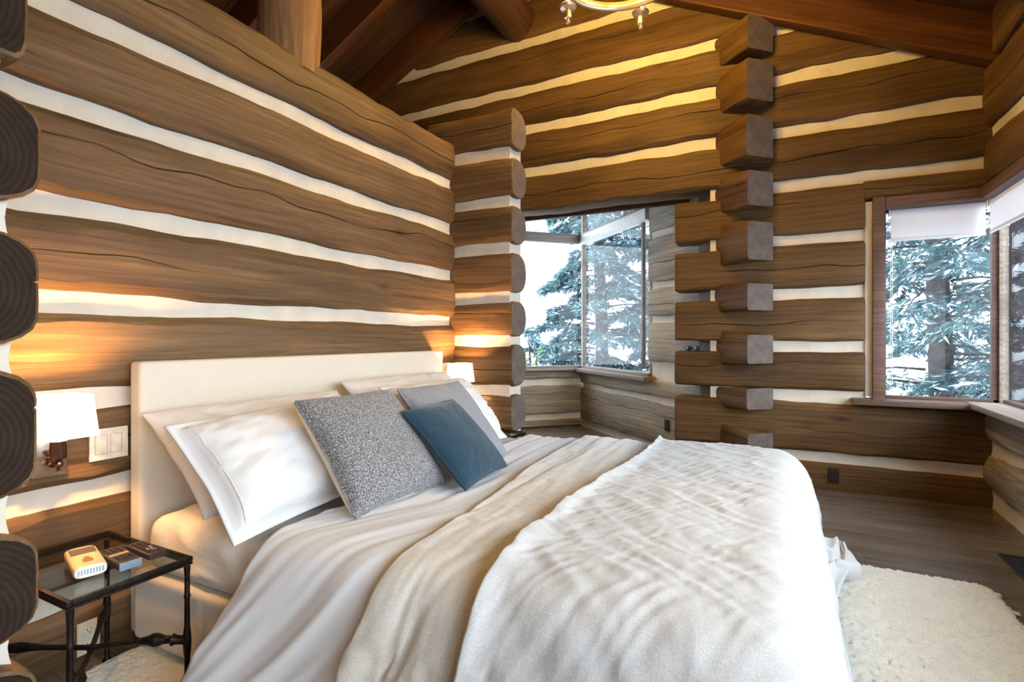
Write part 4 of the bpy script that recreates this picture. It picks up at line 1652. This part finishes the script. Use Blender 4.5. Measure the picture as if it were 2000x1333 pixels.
# ------------------------------------------------------------------ roller blinds
M_BLIND = NT('blind_fabric')
M_BLIND.b.inputs['Base Color'].default_value = lin((240, 240, 244))
M_BLIND.b.inputs['Roughness'].default_value = 0.8
tr_ = M_BLIND.n('ShaderNodeBsdfTranslucent')
tr_.inputs['Color'].default_value = lin((236, 238, 246))
mx_ = M_BLIND.n('ShaderNodeMixShader')
mx_.inputs[0].default_value = 0.35
M_BLIND.l(M_BLIND.b.outputs[0], mx_.inputs[1])
M_BLIND.l(tr_.outputs[0], mx_.inputs[2])
M_BLIND.l(mx_.outputs[0], M_BLIND.out.inputs['Surface'])
M_BLIND = M_BLIND.m


def blind(p0, p1, nrm, z0, z1, label, chain):
    M, L = frame2d(p0, p1, nrm)
    o = root('roller_blind', (0, 0, 0), label, 'blind', 'roller blinds of the corner window')
    o.matrix_world = M
    bm = bmesh.new()
    tube(bm, [(0.012, 0.0, z1 - 0.02), (L - 0.012, 0.0, z1 - 0.02)], 0.02, n=18)
    bm_obj('roll', bm, M_BLIND, o, auto=50)
    bm = bmesh.new()
    box(bm, (L / 2, -0.019, (z0 + z1 - 0.02) / 2), (L - 0.03, 0.0015, z1 - 0.02 - z0))
    bm_obj('fabric', bm, M_BLIND, o)
    bm = bmesh.new()
    box(bm, (L / 2, -0.019, z0 + 0.006), (L - 0.028, 0.009, 0.024), bevel=0.003)
    bm_obj('bottom_bar', bm, M_BLIND, o, auto=40)
    bk = bmesh.new()
    box(bk, (0.006, 0.0, z1 - 0.02), (0.006, 0.045, 0.05), bevel=0.002)
    bm_obj('bracket', bk, M_WHITE, o)
    bk = bmesh.new()
    box(bk, (L - 0.006, 0.0, z1 - 0.02), (0.006, 0.045, 0.05), bevel=0.002)
    bm_obj('bracket', bk, M_WHITE, o)
    if chain:
        bm = bmesh.new()
        for dx in (0.0, 0.010):
            tube(bm, [(0.012 + dx, -0.02, z1 - 0.02), (0.012 + dx, -0.02, 0.80 + 0.02 * (dx > 0))], 0.0018, n=5)
        bm_obj('bead_chain', bm, M_WHITE, o)
    return o


blind((0.695, BY + 0.045), (1.262, BY + 0.045), (0, -1), 1.885, 2.115, 'white roller blind drawn a little way down over the narrow back window leaf', True)
blind((RX + 0.035, 4.70), (RX + 0.035, 2.55), (-1, 0), 1.885, 2.115, 'white roller blind on the side window leaf, meeting the other at the corner', False)

# ------------------------------------------------------------------ chandelier
M_CHROME = plain('satin_nickel', (226, 206, 176), 0.32, 0.85, noise_amt=0.03)
M_CANDLE = plain('ivory_candle_sleeve', (236, 220, 190), 0.4)
M_FLAME = emis('candle_bulb', (1.0, 0.75, 0.42), 15)
CHX, CHY, CHZ, CHS = -0.880, 3.185, 3.43, 1.22
CH_W = 150.0
ch = root('chandelier', (CHX, CHY, CHZ), 'lit nickel ring chandelier with candle arms hanging over the bed', 'chandelier')
ch.scale = (CHS, CHS, CHS)
zr_ = (zplank(CHX) - CHZ) / CHS
bm = bmesh.new()
n = 48
RR = 0.30
ringv = []
for k in range(n):
    a = 2 * math.pi * k / n
    ringv.append([bm.verts.new((math.cos(a) * r, math.sin(a) * r, z)) for r, z in ((RR - 0.006, -0.02), (RR + 0.006, -0.024), (RR + 0.014, -0.012), (RR + 0.011, 0.020), (RR - 0.002, 0.024), (RR - 0.012, 0.012))])
for k in range(n):
    a, b = ringv[k], ringv[(k + 1) % n]
    for q in range(6):
        bm.faces.new((a[q], a[(q + 1) % 6], b[(q + 1) % 6], b[q]))
bm_obj('ring', bm, M_CHROME, ch, smooth=True)
bm = bmesh.new()
lathe(bm, (0, 0, 0), [(0.0, -0.03), (0.02, -0.02), (0.03, 0.0), (0.02, 0.02), (0.012, 0.04), (0.012, 0.30), (0.022, 0.32), (0.012, 0.34), (0.0, 0.345)], n=18)
bm_obj('column', bm, M_CHROME, ch, auto=40)
bm = bmesh.new()
for k in range(3):
    a = 2 * math.pi * k / 3 + 0.5
    tube(bm, [(0, 0, 0.31), (0.15 * math.cos(a), 0.15 * math.sin(a), 0.20), (RR * math.cos(a), RR * math.sin(a), 0.02)], 0.006, n=8)
bm_obj('stay', bm, M_CHROME, ch, smooth=True)
bm = bmesh.new()
zc = 0.345
k = 0
while zc < zr_ - 0.05:
    pts = []
    for q in range(13):
        a = 2 * math.pi * q / 12
        u_, v_ = 0.012 * math.cos(a), 0.022 * math.sin(a)
        pts.append((u_ if k % 2 else 0, 0 if k % 2 else u_, zc + 0.018 + v_))
    tube(bm, pts, 0.003, n=6, cap=False)
    zc += 0.034
    k += 1
bm_obj('chain', bm, M_CHROME, ch, smooth=True)
bm = bmesh.new()
lathe(bm, (0, 0, zr_ - 0.05), [(0.0, 0), (0.03, 0.005), (0.055, 0.03), (0.06, 0.06), (0.0, 0.06)], n=20)
bm_obj('ceiling_canopy', bm, M_CHROME, ch, auto=40)
# direction from the centre to the far side as seen from the bed's foot
far = math.atan2(CHY, CHX)
for k in range(5):
    a = far + R(-17 + 72 * k)
    r0 = RR + 0.055
    cx, cy = math.cos(a) * r0, math.sin(a) * r0
    arm = bmesh.new()
    tube(arm, [(math.cos(a) * (RR + 0.005), math.sin(a) * (RR + 0.005), 0.0), (math.cos(a) * (RR + 0.03), math.sin(a) * (RR + 0.03), -0.03), (cx, cy, -0.038)], 0.006, n=8)
    ao = bm_obj('arm', arm, M_CHROME, ch, smooth=True)
    b = bmesh.new()
    lathe(b, (cx, cy, 0), [(0.0, -0.120), (0.010, -0.117), (0.014, -0.107), (0.009, -0.097), (0.008, -0.093), (0.019, -0.088), (0.021, -0.055), (0.016, -0.047),
                           (0.014, -0.041), (0.042, -0.036), (0.048, -0.024), (0.044, -0.018), (0.014, -0.016), (0.013, -0.010), (0.0, -0.010)], n=18)
    bm_obj('drip_cup', b, M_CHROME, ao, auto=35)
    b = bmesh.new()
    lathe(b, (cx, cy, 0), [(0.0, -0.014), (0.011, -0.014), (0.011, 0.075), (0.0, 0.075)], n=14)
    bm_obj('candle_sleeve', b, M_CANDLE, ao, auto=40)
    b = bmesh.new()
    lathe(b, (cx, cy, 0), [(0.0, 0.074), (0.008, 0.078), (0.015, 0.098), (0.013, 0.115), (0.005, 0.135), (0.0, 0.14)], n=12)
    bm_obj('bulb', b, M_FLAME, ao, smooth=True)
    d = bpy.data.lights.new('candle_light', 'POINT')
    d.energy = CH_W / 5
    d.color = (1.0, 0.60, 0.11)
    d.shadow_soft_size = 0.02
    l = bpy.data.objects.new('candle_light', d)
    COL.objects.link(l)
    l.location = (CHX + cx * CHS, CHY + cy * CHS, CHZ + 0.165 * CHS)

# ------------------------------------------------------------------ outdoors
M_SNOW = plain('snowy_ground', (226, 232, 238), 0.8, noise_amt=0.05, scale=3)
M_BARK = plain('conifer_bark', (74, 66, 66), 0.9, noise_amt=0.25, scale=18, bump=0.6)


def leaf_mat(name, a, b):
    t = NT(name)
    tc = t.n('ShaderNodeTexCoord')
    nz = t.n('ShaderNodeTexNoise', Scale=2.2, Detail=5.0)
    t.l(tc.outputs['Object'], nz.inputs['Vector'])
    col = t.ramp(nz.outputs['Fac'], [(0.35, lin(a)), (0.65, lin(b))])
    t.l(col, t.b.inputs['Base Color'])
    t.b.inputs['Roughness'].default_value = 0.55
    tr = t.n('ShaderNodeBsdfTranslucent')
    t.l(col, tr.inputs['Color'])
    m = t.n('ShaderNodeMixShader')
    m.inputs[0].default_value = 0.3
    t.l(t.b.outputs[0], m.inputs[1])
    t.l(tr.outputs[0], m.inputs[2])
    t.l(m.outputs[0], t.out.inputs['Surface'])
    return t.m


M_NEEDLE = leaf_mat('blue_green_needles', (70, 102, 112), (116, 148, 152))
M_NEEDLED = leaf_mat('deep_green_needles', (60, 92, 98), (100, 132, 132))
M_GLARE = plain('glare_on_boughs', (222, 232, 238), 0.7, noise_amt=0.03, scale=5)  # white sprays paint the glare of the sky onto the boughs
M_LEAF = leaf_mat('bright_green_leaves', (84, 124, 60), (126, 168, 88))
GZ = -1.6
rg = np.random.RandomState(21)
n = 60
gx, gy = np.meshgrid(np.linspace(-45, 45, n), np.linspace(-30, 60, n), indexing='ij')
gz = GZ + 0.25 * np.sin(gx * 0.31 + 1) * np.sin(gy * 0.27) + 0.02 * np.clip(gy - 12, 0, 60) ** 1.1
gz[(np.abs(gx) < 8) & (gy < 9) & (gy > -6)] = GZ - 0.1
tag(mesh_obj('ground', grid_mesh('ground', np.stack([gx, gy, gz], -1)), M_SNOW), kind='structure')


def sprays(rs, base, dirs, L, W, droop):
    """Small diamond needle sprays: four corners each, from base points along dirs."""
    k = len(base)
    d = dirs + rs.randn(k, 3) * 0.35
    d[:, 2] -= droop * rs.rand(k)
    d /= np.linalg.norm(d, axis=1, keepdims=True)
    sd = np.cross(d, rs.randn(k, 3))
    sd /= np.linalg.norm(sd, axis=1, keepdims=True)
    l = (L * (0.6 + 0.8 * rs.rand(k)))[:, None]
    w = (W * (0.6 + 0.8 * rs.rand(k)))[:, None]
    a = base
    b = base + d * l * 0.45 + sd * w
    c = base + d * l
    e = base + d * l * 0.45 - sd * w
    return np.stack([a, b, c, e], 1).reshape(-1, 3)


def conifer(x, y, h, r, tr, seed, label, mat, nb=78, per=95, low=0.5, L=0.22, W=0.030, glare=0.18):
    rs = np.random.RandomState(seed)
    o = root('conifer_tree', (x, y, GZ), label, 'tree', 'conifers outside the windows')
    bm = bmesh.new()
    zz = np.linspace(-0.3, h, 12)
    tube(bm, [(0.05 * math.sin(z * 0.8 + seed), 0.05 * math.cos(z * 0.7), z) for z in zz], [max(0.02, tr * (1 - 0.7 * max(0, z) / h)) for z in zz], n=12)
    V = []
    for i in range(nb):
        q = (i + rs.rand()) / nb
        z = low + (h - low) * q ** 1.1
        az = rs.rand() * 6.283
        ln = r * (1 - 0.75 * q) * (0.65 + 0.5 * rs.rand())
        dv = np.array([math.cos(az), math.sin(az), 0])
        t = np.linspace(0.12, 1, 8)
        sag = 0.25 + 0.35 * rs.rand()
        pts = np.stack([dv[0] * ln * t, dv[1] * ln * t, z + ln * (0.25 * t - sag * t * t)], -1)
        tube(bm, [tuple(p) for p in pts[::2]] + [tuple(pts[-1])], [0.022, 0.016, 0.011, 0.007, 0.003], n=5, cap=False)
        tt = 0.18 + 0.82 * np.sqrt(rs.rand(per))
        p = np.stack([dv[0] * ln * tt, dv[1] * ln * tt, z + ln * (0.25 * tt - sag * tt * tt)], -1)
        sidev = np.array([-dv[1], dv[0], 0])
        off = (rs.rand(per) - 0.5) * 2 * (0.10 + 0.28 * ln * (1.05 - tt))
        p = p + sidev * off[:, None] + np.array([0, 0, -1]) * (np.abs(off) * 0.35 + 0.10 * rs.rand(per))[:, None]
        dd = dv[None, :] * 0.7 + sidev[None, :] * np.sign(off)[:, None] * 0.7 + np.array([0, 0, -0.25])
        V.append(sprays(rs, p, dd, L, W, 0.5))
    bm_obj('trunk', bm, M_BARK, o, smooth=True)
    V = np.concatenate(V)
    F = np.arange(len(V)).reshape(-1, 4)
    me = bpy.data.meshes.new('foliage')
    me.from_pydata(V.tolist(), [], F.tolist())
    me.update()
    f = mesh_obj('foliage', me, [mat, M_GLARE], o)
    me.polygons.foreach_set('material_index', (rs.rand(len(F)) < glare).astype(int).tolist())
    f['kind'] = 'stuff'
    return o


conifer(1.95, 9.3, 11.0, 1.9, 0.17, 1, 'tall conifer with a thick bare trunk in the middle of the narrow back window leaf', M_NEEDLE, nb=90, per=280, low=1.2, L=0.13, W=0.016)
conifer(2.55, 8.3, 10.5, 1.7, 0.16, 2, 'conifer whose dark trunk stands close to the corner post of the window', M_NEEDLED, nb=78, per=280, low=1.5, L=0.13, W=0.016)
conifer(0.9, 12.4, 12.0, 2.6, 0.2, 3, 'dense conifer beyond the casing side of the back window leaf', M_NEEDLE, nb=100, per=374, low=0.4, L=0.13, W=0.016)
conifer(3.9, 12.6, 13.0, 2.9, 0.22, 4, 'dense conifer behind the corner post of the window', M_NEEDLED, nb=112, per=404, low=0.4, L=0.13, W=0.016)
conifer(5.2, 9.8, 12.0, 2.6, 0.2, 5, 'conifer seen through the side window leaf past its blind', M_NEEDLE, nb=100, per=374, low=0.4, L=0.13, W=0.016)
conifer(-3.45, 10.8, 12.0, 1.75, 0.16, 6, 'conifer close behind the bay corner post with boughs on both leaves', M_NEEDLE, nb=150, per=620, low=0.6, L=0.15, W=0.020, glare=0.12)
conifer(-2.15, 12.6, 11.0, 2.2, 0.16, 7, 'conifer filling the narrow pane of the angled bay window', M_NEEDLED, nb=120, per=620, low=0.3, L=0.16, W=0.022, glare=0.12)
conifer(-7.3, 15.5, 2.9, 1.2, 0.08, 8, 'small young conifer low in the outer bay window', M_NEEDLE, nb=42, per=136, low=0.2, L=0.18)


def shrub(x, y, h, r, seed, label, mat, k=900):
    rs = np.random.RandomState(seed)
    o = root('leafy_shrub', (x, y, GZ), label, 'shrub')
    bm = bmesh.new()
    tips = []
    for i in range(22):
        az, sp = rs.rand() * 6.283, rs.rand() ** 0.6 * r
        hh = h * (0.55 + 0.45 * rs.rand())
        tip = (sp * math.cos(az), sp * math.sin(az), hh)
        tube(bm, [(0, 0, -0.1), (tip[0] * 0.35, tip[1] * 0.35, hh * 0.55), tip], [0.02, 0.012, 0.005], n=5)
        tips.append(tip)
    bm_obj('stem', bm, M_BARK, o, smooth=True)
    tips = np.array(tips)
    c = tips[rs.randint(0, len(tips), k)]
    t = (0.45 + 0.55 * rs.rand(k))[:, None]
    base = c * np.concatenate([t * 0.95, t * 0.95, t], 1) + rs.randn(k, 3) * 0.07
    V = sprays(rs, base, rs.randn(k, 3), 0.10, 0.028, 0.4)
    me = bpy.data.meshes.new('leaves')
    me.from_pydata(V.tolist(), [], np.arange(len(V)).reshape(-1, 4).tolist())
    me.update()
    f = mesh_obj('leaves', me, mat, o)
    f['kind'] = 'stuff'


shrub(-4.1, 8.75, 2.75, 0.55, 31, 'bright green leafy shrub just outside the outer bay window', M_LEAF, 420)
shrub(-4.35, 10.6, 2.2, 0.9, 32, 'bluish thin leafy shrub low behind the bay corner post', M_NEEDLE, 800)
